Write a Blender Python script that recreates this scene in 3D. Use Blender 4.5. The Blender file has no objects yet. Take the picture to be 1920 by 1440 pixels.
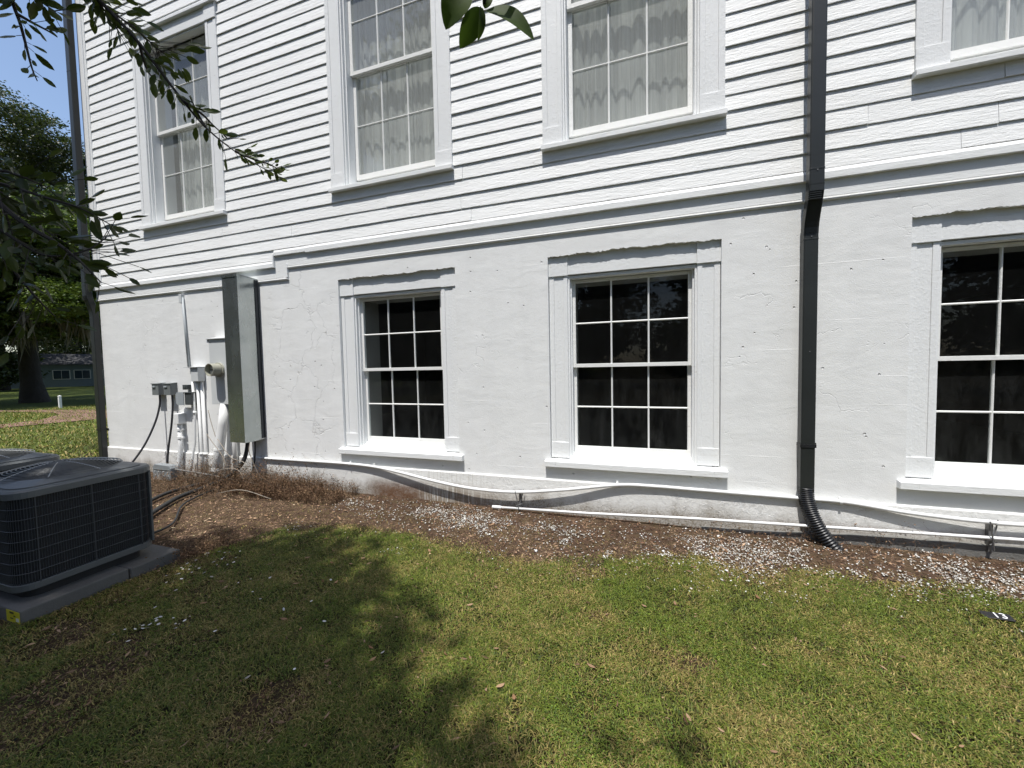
import bpy, math, random
import numpy as np
from mathutils import Vector, Matrix
R = math.radians
random.seed(7)
rng = np.random.default_rng(11)
scene = bpy.context.scene
COL = scene.collection

# ---------------------------------------------------------------- camera, sky, sun, exposure
CAM = Vector((0.0, -3.9, 1.529))
YAW, PITCH, ROLL = -0.3169390, -0.0455987, -0.0196501
_f = Vector((math.sin(YAW) * math.cos(PITCH), math.cos(YAW) * math.cos(PITCH), math.sin(PITCH)))
_r = Vector((math.cos(YAW), -math.sin(YAW), 0)); _u = _r.cross(_f)
_r3 = _r * math.cos(ROLL) + _u * math.sin(ROLL); _u3 = _u * math.cos(ROLL) - _r * math.sin(ROLL)
cd = bpy.data.cameras.new('camera'); cam = bpy.data.objects.new('camera', cd); COL.objects.link(cam)
m3 = Matrix((_r3, _u3, -_f)).transposed()
cam.matrix_world = Matrix.Translation(CAM) @ m3.to_4x4()
cd.sensor_width = 36.0; cd.lens = 722.8 / 1920 * 36; cd.clip_end = 1000; cd.clip_start = 0.05
scene.camera = cam
SUN_EL, SUN_AZ = 69.5, 3.0
w = bpy.data.worlds.new('World'); scene.world = w; w.use_nodes = True
nt = w.node_tree; nt.nodes.clear()
o_ = nt.nodes.new('ShaderNodeOutputWorld'); b_ = nt.nodes.new('ShaderNodeBackground'); s_ = nt.nodes.new('ShaderNodeTexSky')
s_.sky_type = 'NISHITA'; s_.sun_disc = False; s_.sun_elevation = R(SUN_EL); s_.sun_rotation = R(180 + SUN_AZ)
s_.air_density = 1.0; s_.dust_density = 1.2; s_.ozone_density = 1.5
b_.inputs[1].default_value = 0.15
tn_ = nt.nodes.new('ShaderNodeMixRGB'); tn_.blend_type = 'MULTIPLY'; tn_.inputs[0].default_value = 1; tn_.inputs[2].default_value = (1.04, 1.0, .97, 1)
nt.links.new(s_.outputs[0], tn_.inputs[1]); nt.links.new(tn_.outputs[0], b_.inputs[0]); nt.links.new(b_.outputs[0], o_.inputs[0])
sd = bpy.data.lights.new('sun', 'SUN'); sd.energy = 4.1; sd.angle = R(0.53); sd.color = (1.0, 0.975, 0.935)
sun = bpy.data.objects.new('sun', sd); COL.objects.link(sun)
sun.rotation_euler = (R(90 - SUN_EL), 0, R(-SUN_AZ)); sun.location = (0, -10, 20)
scene.view_settings.view_transform = 'Standard'; scene.view_settings.look = 'None'
scene.view_settings.exposure = 0.50; scene.view_settings.gamma = 1.0
scene.cycles.max_bounces = 8; scene.cycles.transparent_max_bounces = 24

# ---------------------------------------------------------------- object helpers
def tag(o, label=None, cat=None, group=None, kind=None):
    if label: o['label'] = label
    if cat: o['category'] = cat
    if group: o['group'] = group
    if kind: o['kind'] = kind
    return o
def empty(name, loc=(0, 0, 0), label=None, cat=None, group=None):
    o = bpy.data.objects.new(name, None); COL.objects.link(o); o.location = loc; o.empty_display_size = .1
    return tag(o, label, cat, group)
class MB:
    """collects geometry; build() links it as ONE mesh object"""
    def __init__(s): s.v = []; s.f = []
    def add(s, vs, fs):
        n = len(s.v); s.v += [tuple(p) for p in vs]; s.f += [tuple(i + n for i in f) for f in fs]
    def box(s, x0, x1, y0, y1, z0, z1):
        s.add([(x0, y0, z0), (x1, y0, z0), (x1, y1, z0), (x0, y1, z0), (x0, y0, z1), (x1, y0, z1), (x1, y1, z1), (x0, y1, z1)],
              [(0, 3, 2, 1), (4, 5, 6, 7), (0, 1, 5, 4), (1, 2, 6, 5), (2, 3, 7, 6), (3, 0, 4, 7)])
    def prism(s, prof, x0, x1):
        """profile of (y,z) points counter-clockwise seen from +x, extruded in x"""
        n = len(prof)
        s.add([(x0, y, z) for y, z in prof] + [(x1, y, z) for y, z in prof],
              [tuple(range(n))[::-1], tuple(range(n, 2 * n))] + [(i, (i + 1) % n, n + (i + 1) % n, n + i) for i in range(n)])
    def zprism(s, prof, z0, z1, cap=True):
        n = len(prof)
        fs = [(i, (i + 1) % n, n + (i + 1) % n, n + i) for i in range(n)]
        if cap: fs += [tuple(range(n))[::-1], tuple(range(n, 2 * n))]
        s.add([(x, y, z0) for x, y in prof] + [(x, y, z1) for x, y in prof], fs)
    def tube(s, pts, r, seg=10, cap=True, sect=None):
        """tube along points; r a number or a list; sect optional 2-D section (unit) points"""
        P = [Vector(p) for p in pts]; n = len(P)
        rr = r if isinstance(r, (list, tuple)) else [r] * n
        sec = sect or [(math.cos(2 * math.pi * k / seg), math.sin(2 * math.pi * k / seg)) for k in range(seg)]
        k_ = len(sec); up = None; vs = []
        for i in range(n):
            t = (P[min(i + 1, n - 1)] - P[max(i - 1, 0)]).normalized()
            if up is None:
                up = Vector((0, 1, 0)) if abs(t.y) < .8 else Vector((0, 0, 1))
            a = up.cross(t).normalized(); up = t.cross(a).normalized()
            for c_, s2 in sec: vs.append(P[i] + a * (c_ * rr[i]) + up * (s2 * rr[i]))
        fs = [(i * k_ + j, i * k_ + (j + 1) % k_, (i + 1) * k_ + (j + 1) % k_, (i + 1) * k_ + j) for i in range(n - 1) for j in range(k_)]
        if cap: fs += [tuple(range(k_))[::-1], tuple(range((n - 1) * k_, n * k_))]
        s.add(vs, fs)
    def build(s, name, mat, parent=None, smooth=False, bevel=0, wn=False):
        me = bpy.data.meshes.new(name); me.from_pydata(s.v, [], s.f); me.update()
        import bmesh
        bm = bmesh.new(); bm.from_mesh(me); bmesh.ops.recalc_face_normals(bm, faces=bm.faces); bm.to_mesh(me); bm.free()
        me.materials.append(mat)
        if smooth: me.shade_smooth()
        o = bpy.data.objects.new(name, me); COL.objects.link(o)
        if parent: o.parent = parent
        if bevel:
            b = o.modifiers.new('bevel', 'BEVEL'); b.width = bevel; b.segments = 2; b.limit_method = 'ANGLE'; b.angle_limit = R(40)
        return o
def tri_mesh(name, V, T, mat, parent=None, col=None, smooth=False):
    """V (n,3), T (m,3) numpy -> mesh object, col (n,3) point colours"""
    me = bpy.data.meshes.new(name); n, m = len(V), len(T)
    me.vertices.add(n); me.vertices.foreach_set('co', np.ascontiguousarray(V, dtype=np.float32).ravel())
    me.loops.add(3 * m); me.loops.foreach_set('vertex_index', np.ascontiguousarray(T, dtype=np.int32).ravel())
    me.polygons.add(m); me.polygons.foreach_set('loop_start', np.arange(0, 3 * m, 3, dtype=np.int32))
    me.update(calc_edges=True)
    if col is not None:
        a = me.color_attributes.new('col', 'FLOAT_COLOR', 'POINT')
        c4 = np.ones((n, 4), dtype=np.float32); c4[:, :3] = col; a.data.foreach_set('color', c4.ravel())
    if smooth: me.polygons.foreach_set('use_smooth', np.ones(m, dtype=bool))
    me.materials.append(mat)
    o = bpy.data.objects.new(name, me); COL.objects.link(o)
    if parent: o.parent = parent
    return o

# value noise for placing things
_tab = rng.random((64, 64))
def vn(x, y, s, seed=0):
    x = np.asarray(x, float) / s + seed * 7.31; y = np.asarray(y, float) / s + seed * 3.77
    xi = np.floor(x).astype(int); yi = np.floor(y).astype(int); fx = x - xi; fy = y - yi
    fx = fx * fx * (3 - 2 * fx); fy = fy * fy * (3 - 2 * fy)
    g = lambda a, b: _tab[a % 64, b % 64]
    return (g(xi, yi) * (1 - fx) + g(xi + 1, yi) * fx) * (1 - fy) + (g(xi, yi + 1) * (1 - fx) + g(xi + 1, yi + 1) * fx) * fy
def fbm(x, y, s, seed=0, o=4):
    r = 0; a = .5; t = 0
    for k in range(o): r = r + a * vn(x, y, s / 2 ** k, seed + k); t += a; a *= .55
    return r / t
def sstep(a, b, x): t = np.clip((x - a) / (b - a), 0, 1); return t * t * (3 - 2 * t)

# ---------------------------------------------------------------- materials
class NT:
    def __init__(s, name):
        s.m = bpy.data.materials.new(name); s.m.use_nodes = True; s.t = s.m.node_tree
        s.b = s.t.nodes['Principled BSDF']; s.out = s.t.nodes['Material Output']
    def n(s, kind, **kw):
        nd = s.t.nodes.new('ShaderNode' + kind)
        for k, v in kw.items():
            if k.startswith('i_'):
                key = k[2:]; key = int(key) if key.isdigit() else key.replace('_', ' ')
                nd.inputs[key].default_value = v
            else: setattr(nd, k, v)
        return nd
    def l(s, a, b): s.t.links.new(a, b)
    def coord(s, scale=(1, 1, 1), loc=(0, 0, 0)):
        g = s.n('NewGeometry'); mp = s.n('Mapping'); mp.inputs['Scale'].default_value = scale; mp.inputs['Location'].default_value = loc
        s.l(g.outputs['Position'], mp.inputs[0]); return mp.outputs[0]
    def noise(s, co, scale, detail=4, rough=.55, dist=0):
        x = s.n('TexNoise'); x.inputs['Scale'].default_value = scale; x.inputs['Detail'].default_value = detail
        x.inputs['Roughness'].default_value = rough; x.inputs['Distortion'].default_value = dist
        s.l(co, x.inputs['Vector']); return x.outputs['Fac']
    def ramp(s, fac, stops):
        r = s.n('ValToRGB'); e = r.color_ramp.elements
        while len(e) < len(stops): e.new(.5)
        for el, (p, c) in zip(e, stops):
            el.position = p; el.color = (c, c, c, 1) if isinstance(c, (int, float)) else (*c, 1)
        s.l(fac, r.inputs[0]); return r.outputs[0]
    def mix(s, fac, a, b, mode='MIX'):
        x = s.n('MixRGB', blend_type=mode)
        for k, v in ((0, fac), (1, a), (2, b)):
            if isinstance(v, bpy.types.NodeSocket): s.l(v, x.inputs[k])
            else: x.inputs[k].default_value = v if k == 0 else (*v, 1)
        return x.outputs[0]
    def math(s, op, a, b=0., c=None):
        x = s.n('Math', operation=op)
        for k, v in ((0, a), (1, b)) + (((2, c),) if c is not None else ()):
            if isinstance(v, bpy.types.NodeSocket): s.l(v, x.inputs[k])
            else: x.inputs[k].default_value = v
        return x.outputs[0]
    def bump(s, h, strength=.5, dist=.01, prev=None):
        b = s.n('Bump'); b.inputs['Strength'].default_value = strength; b.inputs['Distance'].default_value = dist
        s.l(h, b.inputs['Height'])
        if prev is not None: s.l(prev, b.inputs['Normal'])
        return b.outputs[0]
    def fin(s, col=None, rough=.6, normal=None, metal=0, spec=None):
        if col is not None:
            if isinstance(col, bpy.types.NodeSocket): s.l(col, s.b.inputs['Base Color'])
            else: s.b.inputs['Base Color'].default_value = (*col, 1)
        if isinstance(rough, bpy.types.NodeSocket): s.l(rough, s.b.inputs['Roughness'])
        else: s.b.inputs['Roughness'].default_value = rough
        s.b.inputs['Metallic'].default_value = metal
        if spec is not None: s.b.inputs['Specular IOR Level'].default_value = spec
        if normal is not None: s.l(normal, s.b.inputs['Normal'])
        return s.m
def paint_wood(name, base=(.85, .855, .84), grain=.35, horiz=True):
    t = NT(name); co = t.coord((1.2, 9, 9) if horiz else (9, 9, 1.2)); c1 = t.coord()
    n1 = t.noise(co, 6, 6, .65, .6); n2 = t.noise(c1, 55, 3, .6); n3 = t.noise(c1, 1.7, 4)
    dark = t.mix(t.ramp(n3, [(.35, 0.), (.75, .5)]), base, tuple(c * .90 for c in base))
    chips = t.ramp(t.noise(t.coord((.35, 1, 1.8)), 21, 4, .75, .4), [(.64, 0.), (.72, .6)])
    dirt = t.mix(chips, dark, (.50, .49, .45))
    nm = t.bump(n2, .35, .004); nm = t.bump(n1, grain, .010, nm)
    bub = t.ramp(t.noise(c1, 26, 4, .7, .5), [(.50, 0.), (.60, 1.)]); nm = t.bump(bub, .2 if not horiz else .1, .003, nm)
    return t.fin(dirt, .55, nm, spec=.3)
def stucco_mat():
    t = NT('painted stucco'); co = t.coord(); base = (.795, .80, .787)
    fine = t.noise(co, 120, 3, .6); med = t.noise(co, 11, 6, .7, .1); big = t.noise(co, 2.2, 5, .6)
    trowel = t.noise(t.coord((1, 1, 2.2)), 2.6, 3, .5, .5)
    # cracks: warped voronoi edges, only in patches
    wv = t.n('TexNoise'); wv.inputs['Scale'].default_value = 5.0; wv.inputs['Detail'].default_value = 6; t.l(co, wv.inputs['Vector'])
    va = t.n('VectorMath', operation='SCALE'); va.inputs['Scale'].default_value = .42; t.l(wv.outputs['Color'], va.inputs[0])
    vb = t.n('VectorMath', operation='ADD'); t.l(va.outputs[0], vb.inputs[0]); t.l(co, vb.inputs[1])
    vo = t.n('TexVoronoi', feature='DISTANCE_TO_EDGE'); vo.inputs['Scale'].default_value = 2.1; t.l(vb.outputs[0], vo.inputs['Vector'])
    crack = t.ramp(vo.outputs['Distance'], [(0., 1.), (.011, 0.)])
    patch = t.ramp(t.noise(t.coord(loc=(3.1, 0, 1.2)), .9, 3), [(.57, 0.), (.66, .8)])
    spx = t.n('SeparateXYZ'); t.l(co, spx.inputs[0]); pz = t.ramp(t.math('ABSOLUTE', t.math('ADD', spx.outputs[0], 4.1)), [(0., 1.), (.35, .9), (.62, 0.)]); patch = t.mix(1., patch, pz, 'LIGHTEN')
    crack = t.mix(1., crack, patch, 'MULTIPLY')
    # pock marks
    pk = t.n('TexVoronoi', feature='F1'); pk.inputs['Scale'].default_value = 10.; t.l(co, pk.inputs['Vector'])
    sepc = t.n('SeparateColor'); t.l(pk.outputs['Color'], sepc.inputs[0])
    sel = t.math('GREATER_THAN', sepc.outputs[0], .58)
    pock = t.mix(1., t.ramp(pk.outputs['Distance'], [(0., 1.), (.05, 1.), (.10, 0.)]), sel, 'MULTIPLY')
    # faint horizontal form lines
    sp = t.n('SeparateXYZ'); t.l(co, sp.inputs[0])
    fr = t.math('FRACT', t.math('DIVIDE', t.math('ADD', sp.outputs[2], .02), .235))
    line = t.mix(1., t.ramp(fr, [(0., 1.), (.012, 1.), (.03, 0.)]), t.ramp(t.noise(t.coord((.8, 1, 5)), 1.6, 3), [(.52, 0.), (.6, 1.)]), 'MULTIPLY')
    nm = t.bump(fine, .6, .003); nm = t.bump(med, .26, .006, nm); nm = t.bump(trowel, .22, .02, nm)
    inv = t.math('SUBTRACT', 1., crack); nm = t.bump(inv, .7, .006, nm)
    nm = t.bump(t.math('SUBTRACT', 1., pock), 1., .02, nm); nm = t.bump(line, .3, .003, nm)
    c = t.mix(t.ramp(big, [(.3, 0.), (.7, 1.)]), base, tuple(v * .93 for v in base))
    c = t.mix(t.math('MULTIPLY', crack, .22), c, (.42, .42, .41)); flk = t.ramp(t.noise(co, 34, 5, .8), [(.66, 0.), (.70, 1.)]); fp = t.ramp(t.noise(t.coord(loc=(7, 0, 4)), .8, 2), [(.5, 0.), (.6, 1.)])
    c = t.mix(t.math('MULTIPLY', t.mix(1., flk, fp, 'MULTIPLY'), .35), c, (.50, .48, .44)); st_ = t.ramp(t.noise(t.coord((3.5, 1, .5)), 1.4, 4), [(.5, 0.), (.75, .35)]); c = t.mix(st_, c, tuple(v * .86 for v in base))
    return t.fin(c, .75, nm, spec=.25)
def foundation_mat():
    t = NT('stained foundation paint'); co = t.coord()
    sp = t.n('SeparateXYZ'); t.l(co, sp.inputs[0]); z = sp.outputs[2]; x = sp.outputs[0]
    base = (.71, .705, .68); med = t.noise(co, 22, 6, .7, .5); fine = t.noise(co, 110, 3)
    # splash dirt climbing from the ground, more in some places
    edge = t.noise(t.coord((1, 1, .2)), 2.4, 5, .65)
    hgt = t.math('ADD', t.math('MULTIPLY', edge, .42), .0)
    d = t.math('SUBTRACT', hgt, z); dm = t.ramp(d, [(0., 0.), (.14, .95)])
    speck = t.ramp(t.noise(co, 70, 4, .75), [(.44, 0.), (.60, 1.)])
    dm2 = t.mix(1., dm, t.mix(.55, speck, (1, 1, 1)), 'MULTIPLY')
    # rusty patch with pale drips around x=-2.3
    wx = t.ramp(t.math('ABSOLUTE', t.math('ADD', x, 2.72)), [(0., 1.), (.25, .9), (.50, 0.)])
    wz = t.ramp(z, [(0., 1.), (.12, .85), (.24, 0.)])
    rust = t.mix(1., t.mix(1., wx, wz, 'MULTIPLY'), t.ramp(med, [(.30, .6), (.55, 1.)]), 'MULTIPLY')
    drip = t.ramp(t.noise(t.coord((22, 1, 1.2)), 2.2, 3, .6), [(.50, 0.), (.60, .9)])
    dz = t.ramp(t.math('ABSOLUTE', t.math('ADD', x, 2.0)), [(0., 1.), (.30, .9), (.52, 0.)])
    drip = t.mix(1., drip, dz, 'MULTIPLY')
    c = t.mix(dm2, base, (.20, .165, .12)); c = t.mix(rust, c, (.13, .060, .026)); c = t.mix(t.math('MULTIPLY', t.mix(1., dz, wz, 'MULTIPLY'), .8), c, (.22, .17, .12)); c = t.mix(drip, c, (.60, .59, .55))
    peel = t.ramp(t.noise(t.coord(loc=(2, 0, 0)), 7, 6, .7, 1.), [(.56, 0.), (.585, 1.)])
    nm = t.bump(fine, .45, .003); nm = t.bump(med, .6, .01, nm); nm = t.bump(peel, .6, .004, nm)
    return t.fin(c, .85, nm, spec=.2)
def plain(name, col, rough=.6, bump=.25, scale=60, metal=0, var=.12, bd=.003, spec=None):
    t = NT(name); co = t.coord(); n1 = t.noise(co, scale, 4, .6); n2 = t.noise(co, max(1.5, scale / 18), 5, .6)
    c = t.mix(t.ramp(n2, [(.3, 0.), (.7, 1.)]), col, tuple(v * (1 - var) for v in col))
    return t.fin(c, rough, t.bump(n1, bump, bd), metal, spec)
def vcol(name, rough=.6, trans=.25, spec=.3):
    t = NT(name); a = t.n('Attribute', attribute_name='col'); t.l(a.outputs['Color'], t.b.inputs['Base Color'])
    t.b.inputs['Roughness'].default_value = rough; t.b.inputs['Specular IOR Level'].default_value = spec
    if trans:
        tr = t.n('BsdfTranslucent'); t.l(t.mix(.35, a.outputs['Color'], (.14, .2, .02)), tr.inputs[0])
        mx = t.n('MixShader'); mx.inputs[0].default_value = trans
        t.l(t.b.outputs[0], mx.inputs[1]); t.l(tr.outputs[0], mx.inputs[2]); t.l(mx.outputs[0], t.out.inputs[0])
    return t.m
def glass_mat(name, dust, refl=.030, haze=0.):
    t = NT(name); co = t.coord(); t.t.nodes.remove(t.b)
    tr = t.n('BsdfTransparent'); tr.inputs[0].default_value = (.90, .93, .92, 1)
    gl = t.n('BsdfGlossy'); gl.inputs['Roughness'].default_value = .015; gl.inputs[0].default_value = (1, 1, 1, 1)
    wav = t.bump(t.noise(t.coord((1, 1, .6)), 4, 1), .03, .02); pass
    ge = t.n('NewGeometry'); dp = t.n('VectorMath', operation='DOT_PRODUCT'); t.l(ge.outputs['Normal'], dp.inputs[0]); t.l(ge.outputs['Incoming'], dp.inputs[1])
    c5 = t.math('POWER', t.math('SUBTRACT', 1., t.math('ABSOLUTE', dp.outputs['Value'])), 5.)
    fac = t.math('MULTIPLY_ADD', c5, .90, refl)
    m1 = t.n('MixShader'); t.l(fac, m1.inputs[0]); t.l(tr.outputs[0], m1.inputs[1]); t.l(gl.outputs[0], m1.inputs[2])
    df = t.n('BsdfDiffuse'); df.inputs[0].default_value = (.60, .62, .60, 1)
    streak = t.noise(t.coord((5, 1, 1.6)), 2., 8, .8); sp = t.noise(co, 170, 2, .6); zz = t.n('SeparateXYZ'); t.l(co, zz.inputs[0])
    zf = t.math('DIVIDE', zz.outputs[2], 2.5)
    low = t.ramp(zf, [(.25, 1.), (.55, .45), (.66, .16), (1., .12)])
    sm = t.mix(1., t.ramp(streak, [(.42, .05), (.72, 1.)]), t.ramp(sp, [(.40, .15), (.66, 1.)]), 'MULTIPLY')
    f2 = t.math('ADD', t.math('MULTIPLY', t.mix(1., sm, low, 'MULTIPLY'), dust), haze)
    m2 = t.n('MixShader'); t.l(f2, m2.inputs[0]); t.l(m1.outputs[0], m2.inputs[1]); t.l(df.outputs[0], m2.inputs[2])
    t.l(m2.outputs[0], t.out.inputs[0]); return t.m
def curtain_mat():
    t = NT('sheer curtain'); co = t.coord(); t.t.nodes.remove(t.b)
    n1 = t.noise(t.coord((9, 1, .25)), 2.2, 5, .7); c = t.mix(t.ramp(n1, [(.40, 0.), (.60, 1.)]), (.95, .95, .92), (.66, .67, .66))  # vertical stripes put fold shading and denser pleats into the cloth colour
    d = t.n('BsdfDiffuse'); t.l(c, d.inputs[0]); tr = t.n('BsdfTranslucent'); t.l(c, tr.inputs[0])
    m = t.n('MixShader'); m.inputs[0].default_value = .3; t.l(d.outputs[0], m.inputs[1]); t.l(tr.outputs[0], m.inputs[2])
    tp = t.n('BsdfTransparent'); m2 = t.n('MixShader'); m2.inputs[0].default_value = .36
    t.l(m.outputs[0], m2.inputs[1]); t.l(tp.outputs[0], m2.inputs[2]); t.l(m2.outputs[0], t.out.inputs[0]); return t.m
def galv_mat():
    t = NT('galvanised sheet'); co = t.coord(); v = t.n('TexVoronoi'); v.inputs['Scale'].default_value = 45; t.l(co, v.inputs['Vector'])
    n = t.noise(co, 3, 5, .6, .6); n2 = t.noise(t.coord((3, 3, .7)), 3, 3)
    c = t.mix(t.ramp(n, [(.35, 0.), (.7, 1.)]), (.52, .55, .54), (.38, .42, .41))
    c = t.mix(t.math('MULTIPLY', v.outputs['Distance'], .4), c, (.5, .53, .52))
    r = t.ramp(n2, [(.3, .20), (.7, .32)]); nm = t.bump(t.noise(t.coord((1, 1, .5)), 2.5, 2), .16, .02)
    return t.fin(c, r, nm, .9)

M = dict(
    siding=paint_wood('painted clapboard', grain=.5), trim=paint_wood('painted trim', (.80, .81, .80), .25),
    trimv=paint_wood('painted casing', (.78, .79, .785), .22, False), sash=paint_wood('painted sash', (.80, .80, .775), .2, False),
    stucco=stucco_mat(), found=foundation_mat(), glass=glass_mat('old window glass', .085, .018, .006), glassu=glass_mat('upper window glass', .08, .06, .25),  # upper panes get an even diffuse haze imitating veiling reflection
    curtain=curtain_mat(), galv=galv_mat(),
    reveal=plain('inner reveal shade grey', (.20, .20, .19), .8, .1, 20),  # dimness of the inner reveal put into its grey colour
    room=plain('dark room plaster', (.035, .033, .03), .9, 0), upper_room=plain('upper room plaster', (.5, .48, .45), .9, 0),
    spout=plain('dark grey aluminium paint', (.024, .027, .026), .38, .15, 40, var=.25, spec=.45),
    black=plain('black corrugated plastic', (.014, .015, .017), .42, .1, 40, spec=.5),
    rubber=plain('black cable jacket', (.018, .018, .022), .5, .1, 60),
    foam=plain('black pipe insulation', (.022, .022, .022), .85, .4, 60),
    pvc=plain('painted pvc conduit', (.78, .785, .77), .5, .12, 50, var=.1),
    greybox=plain('grey electrical enclosure', (.17, .185, .185), .45, .08, 40, var=.1),
    darkbox=plain('dark electrical enclosure', (.06, .068, .07), .5, .08, 40),
    palebox=plain('pale painted enclosure', (.60, .62, .62), .5, .12, 30, var=.1),
    boxgrey=plain('light grey junction box', (.34, .37, .385), .5, .12, 60, var=.1),
    tan=plain('beige meter collar', (.36, .355, .29), .45, .05, 40), rod=plain('weathered steel conduit', (.30, .29, .27), .5, .2, 60, metal=.3, var=.3),
    concrete=plain('grey concrete', (.135, .13, .12), .9, .5, 70, var=.3, bd=.004), acgrey=plain('grey powder coat', (.115, .122, .122), .42, .06, 40, var=.15, spec=.5),
    rib=plain('grille rib glint', (.30, .31, .31), .4, .05, 60), acdark=plain('dark louvre paint', (.012, .013, .015), .6, .05, 60), acwire=plain('dark coil guard wire', (.07, .075, .08), .5, .05, 60),
    strap=plain('grey strut metal', (.20, .20, .20), .5, .3, 60, metal=.5), yellow=plain('yellow sticker', (.62, .55, .03), .5, .02, 60, var=.05),
    white=plain('white sticker paper', (.75, .75, .72), .5, .02, 60, var=.05), ink=plain('dark ink', (.05, .045, .02), .5, .02, 60),
    bark=plain('oak bark', (.045, .038, .031), .95, 1., 14, var=.4, bd=.05), twig=plain('twig bark', (.050, .042, .036), .9, .4, 90),
    leaf=vcol('tree leaf', .42, .28, .4), grass=vcol('grass blade', .55, .18, .3), dry=vcol('dry plant', .9, .1, .1), shell=vcol('broken shell', .6, 0, .3),
    moss=vcol('spanish moss strand', .95, .25, .1), roof=plain('grey shingle', (.045, .045, .047), .9, .5, 12),
    brick=plain('red brick path', (.24, .135, .10), .9, .4, 9, var=.35), mulch=None, post=plain('white post paint', (.8, .8, .78), .6, .1, 20),
    cottage=plain('shaded cottage wall tone', (.16, .20, .22), .8, .2, 10), plate=plain('black marker plastic', (.02, .02, .022), .4, .1, 50),  # cottage wall tone darkened to stand in for shade
    paper=plain('white marker paint', (.8, .8, .8), .5, .02, 60),
)

# ---------------------------------------------------------------- ground
BX = [-30, -9.5, -8.4, -7.0, -6.0, -5.0, -4.0, -3.62, -3.30, -2.736, -1.756, -.772, -.187, .40, .73, 1.40, 1.83, 2.27, 4.0, 30]
BY = [9, 9, -.35, -.9, -1.5, -1.9, -2.0, -2.05, -1.15, -.90, -.95, -1.06, -.90, -.66, -.80, -.68, -.68, -.68, -.7, -.7]
def soil(x, y):
    """1 = bare mulchy soil, 0 = turf"""
    yb = np.interp(x, BX, BY) + (fbm(x, y, .5, 3) - .5) * .42
    s = sstep(-.16, .16, y - yb) * (y < .1)
    bare = sstep(.585, .69, fbm(x, y, .55, 9)) * sstep(-12, -5, x) * .6
    near_pad = np.exp(-(((x + 3.15) / .6) ** 2 + ((y + 2.55) / .55) ** 2)) * .8
    return np.clip(np.maximum(np.maximum(s, bare * (y < .2)), near_pad * sstep(.35, .6, fbm(x, y, .3, 5))), 0, 1)
def ground_h(x, y):
    return ((fbm(x, y, .9, 20) - .5) * .035 + (fbm(x, y, .12, 31, 3) - .5) * .012) * sstep(-60, -20, x) * (1 - .6 * (y > -.3)) - .003
def axis(segs):
    out = []
    for a, b, n in segs: out += list(np.linspace(a, b, n, endpoint=False))
    return np.array(out + [segs[-1][1]])
gx = axis([(-400, -60, 12), (-60, -20, 40), (-20, -9, 80), (-9, 4.5, 420), (4.5, 30, 30), (30, 400, 12)])
gy = axis([(-400, -30, 12), (-30, -5, 40), (-5, .3, 190), (.3, 12, 70), (12, 60, 30), (60, 400, 12)])
X, Y = np.meshgrid(gx, gy); Z = ground_h(X, Y)
V = np.stack([X.ravel(), Y.ravel(), Z.ravel()], 1)
nx_, ny_ = len(gx), len(gy); I = np.arange((ny_ - 1) * nx_).reshape(ny_ - 1, nx_)[:, :-1].ravel()
T = np.concatenate([np.stack([I, I + 1, I + nx_ + 1], 1), np.stack([I, I + nx_ + 1, I + nx_], 1)])
S = soil(V[:, 0], V[:, 1])[:, None]
fine_n = fbm(V[:, 0], V[:, 1], .09, 40, 3)[:, None]
mulch_c = np.array([.045, .027, .019]) * (1 - fine_n) + np.array([.135, .085, .060]) * fine_n
n2 = fbm(V[:, 0], V[:, 1], .45, 50)[:, None]
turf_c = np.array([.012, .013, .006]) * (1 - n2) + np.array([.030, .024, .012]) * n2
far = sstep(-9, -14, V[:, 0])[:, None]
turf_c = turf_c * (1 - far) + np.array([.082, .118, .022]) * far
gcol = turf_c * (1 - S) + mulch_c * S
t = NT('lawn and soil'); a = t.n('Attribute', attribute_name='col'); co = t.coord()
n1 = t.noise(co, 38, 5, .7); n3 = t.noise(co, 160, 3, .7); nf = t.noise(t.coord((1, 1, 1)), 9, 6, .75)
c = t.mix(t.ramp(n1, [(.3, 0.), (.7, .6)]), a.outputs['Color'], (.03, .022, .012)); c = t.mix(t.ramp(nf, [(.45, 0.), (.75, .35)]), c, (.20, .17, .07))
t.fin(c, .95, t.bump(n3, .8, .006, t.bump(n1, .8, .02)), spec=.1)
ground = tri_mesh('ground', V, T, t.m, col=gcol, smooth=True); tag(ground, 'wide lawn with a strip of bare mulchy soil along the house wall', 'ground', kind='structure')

# brick path far to the left, two bands joining
def sheet(name, pts, z, mat, label, cat):
    m = MB(); m.add([(x, y, z) for x, y in pts], [tuple(range(len(pts)))]); o = m.build(name, mat); tag(o, label, cat, kind='structure'); return o
PZ = .022
sheet('path', [(-19.2, -3.0), (-18.0, -3.2), (-17.9, 2.2), (-17.3, 4.6), (-16.6, 9.5), (-20.6, 10.5), (-21.4, 6.4), (-24.2, 5.9), (-30, 4.6), (-30, 3.8), (-24.4, 5.1), (-22.6, 5.15), (-21.0, 4.6), (-19.4, 3.5), (-19.0, 2.4)],
      PZ, M['brick'], 'reddish brick path crossing the lawn beyond the house corner', 'path')

# ---------------------------------------------------------------- house
house = empty('house', (-1, 4, 0), 'white two-storey house with clapboard siding above a painted stucco basement', 'house')
def hp(o, dy=0):  # parent to house keeping world placement
    o.parent = house; o.location.y = dy; o.matrix_parent_inverse = Matrix.Translation((1, -4, 0)); return o
XL, XR = -8.26, 7.2
WIN = [(-6.16, .86), (-2.705, .81), (-.085, .81), (2.825, .81), (5.45, .81)]     # upper storey
BAS = [(-2.712, .795), (-.08, .791), (2.838, .795), (5.45, .795)]               # basement
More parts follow.
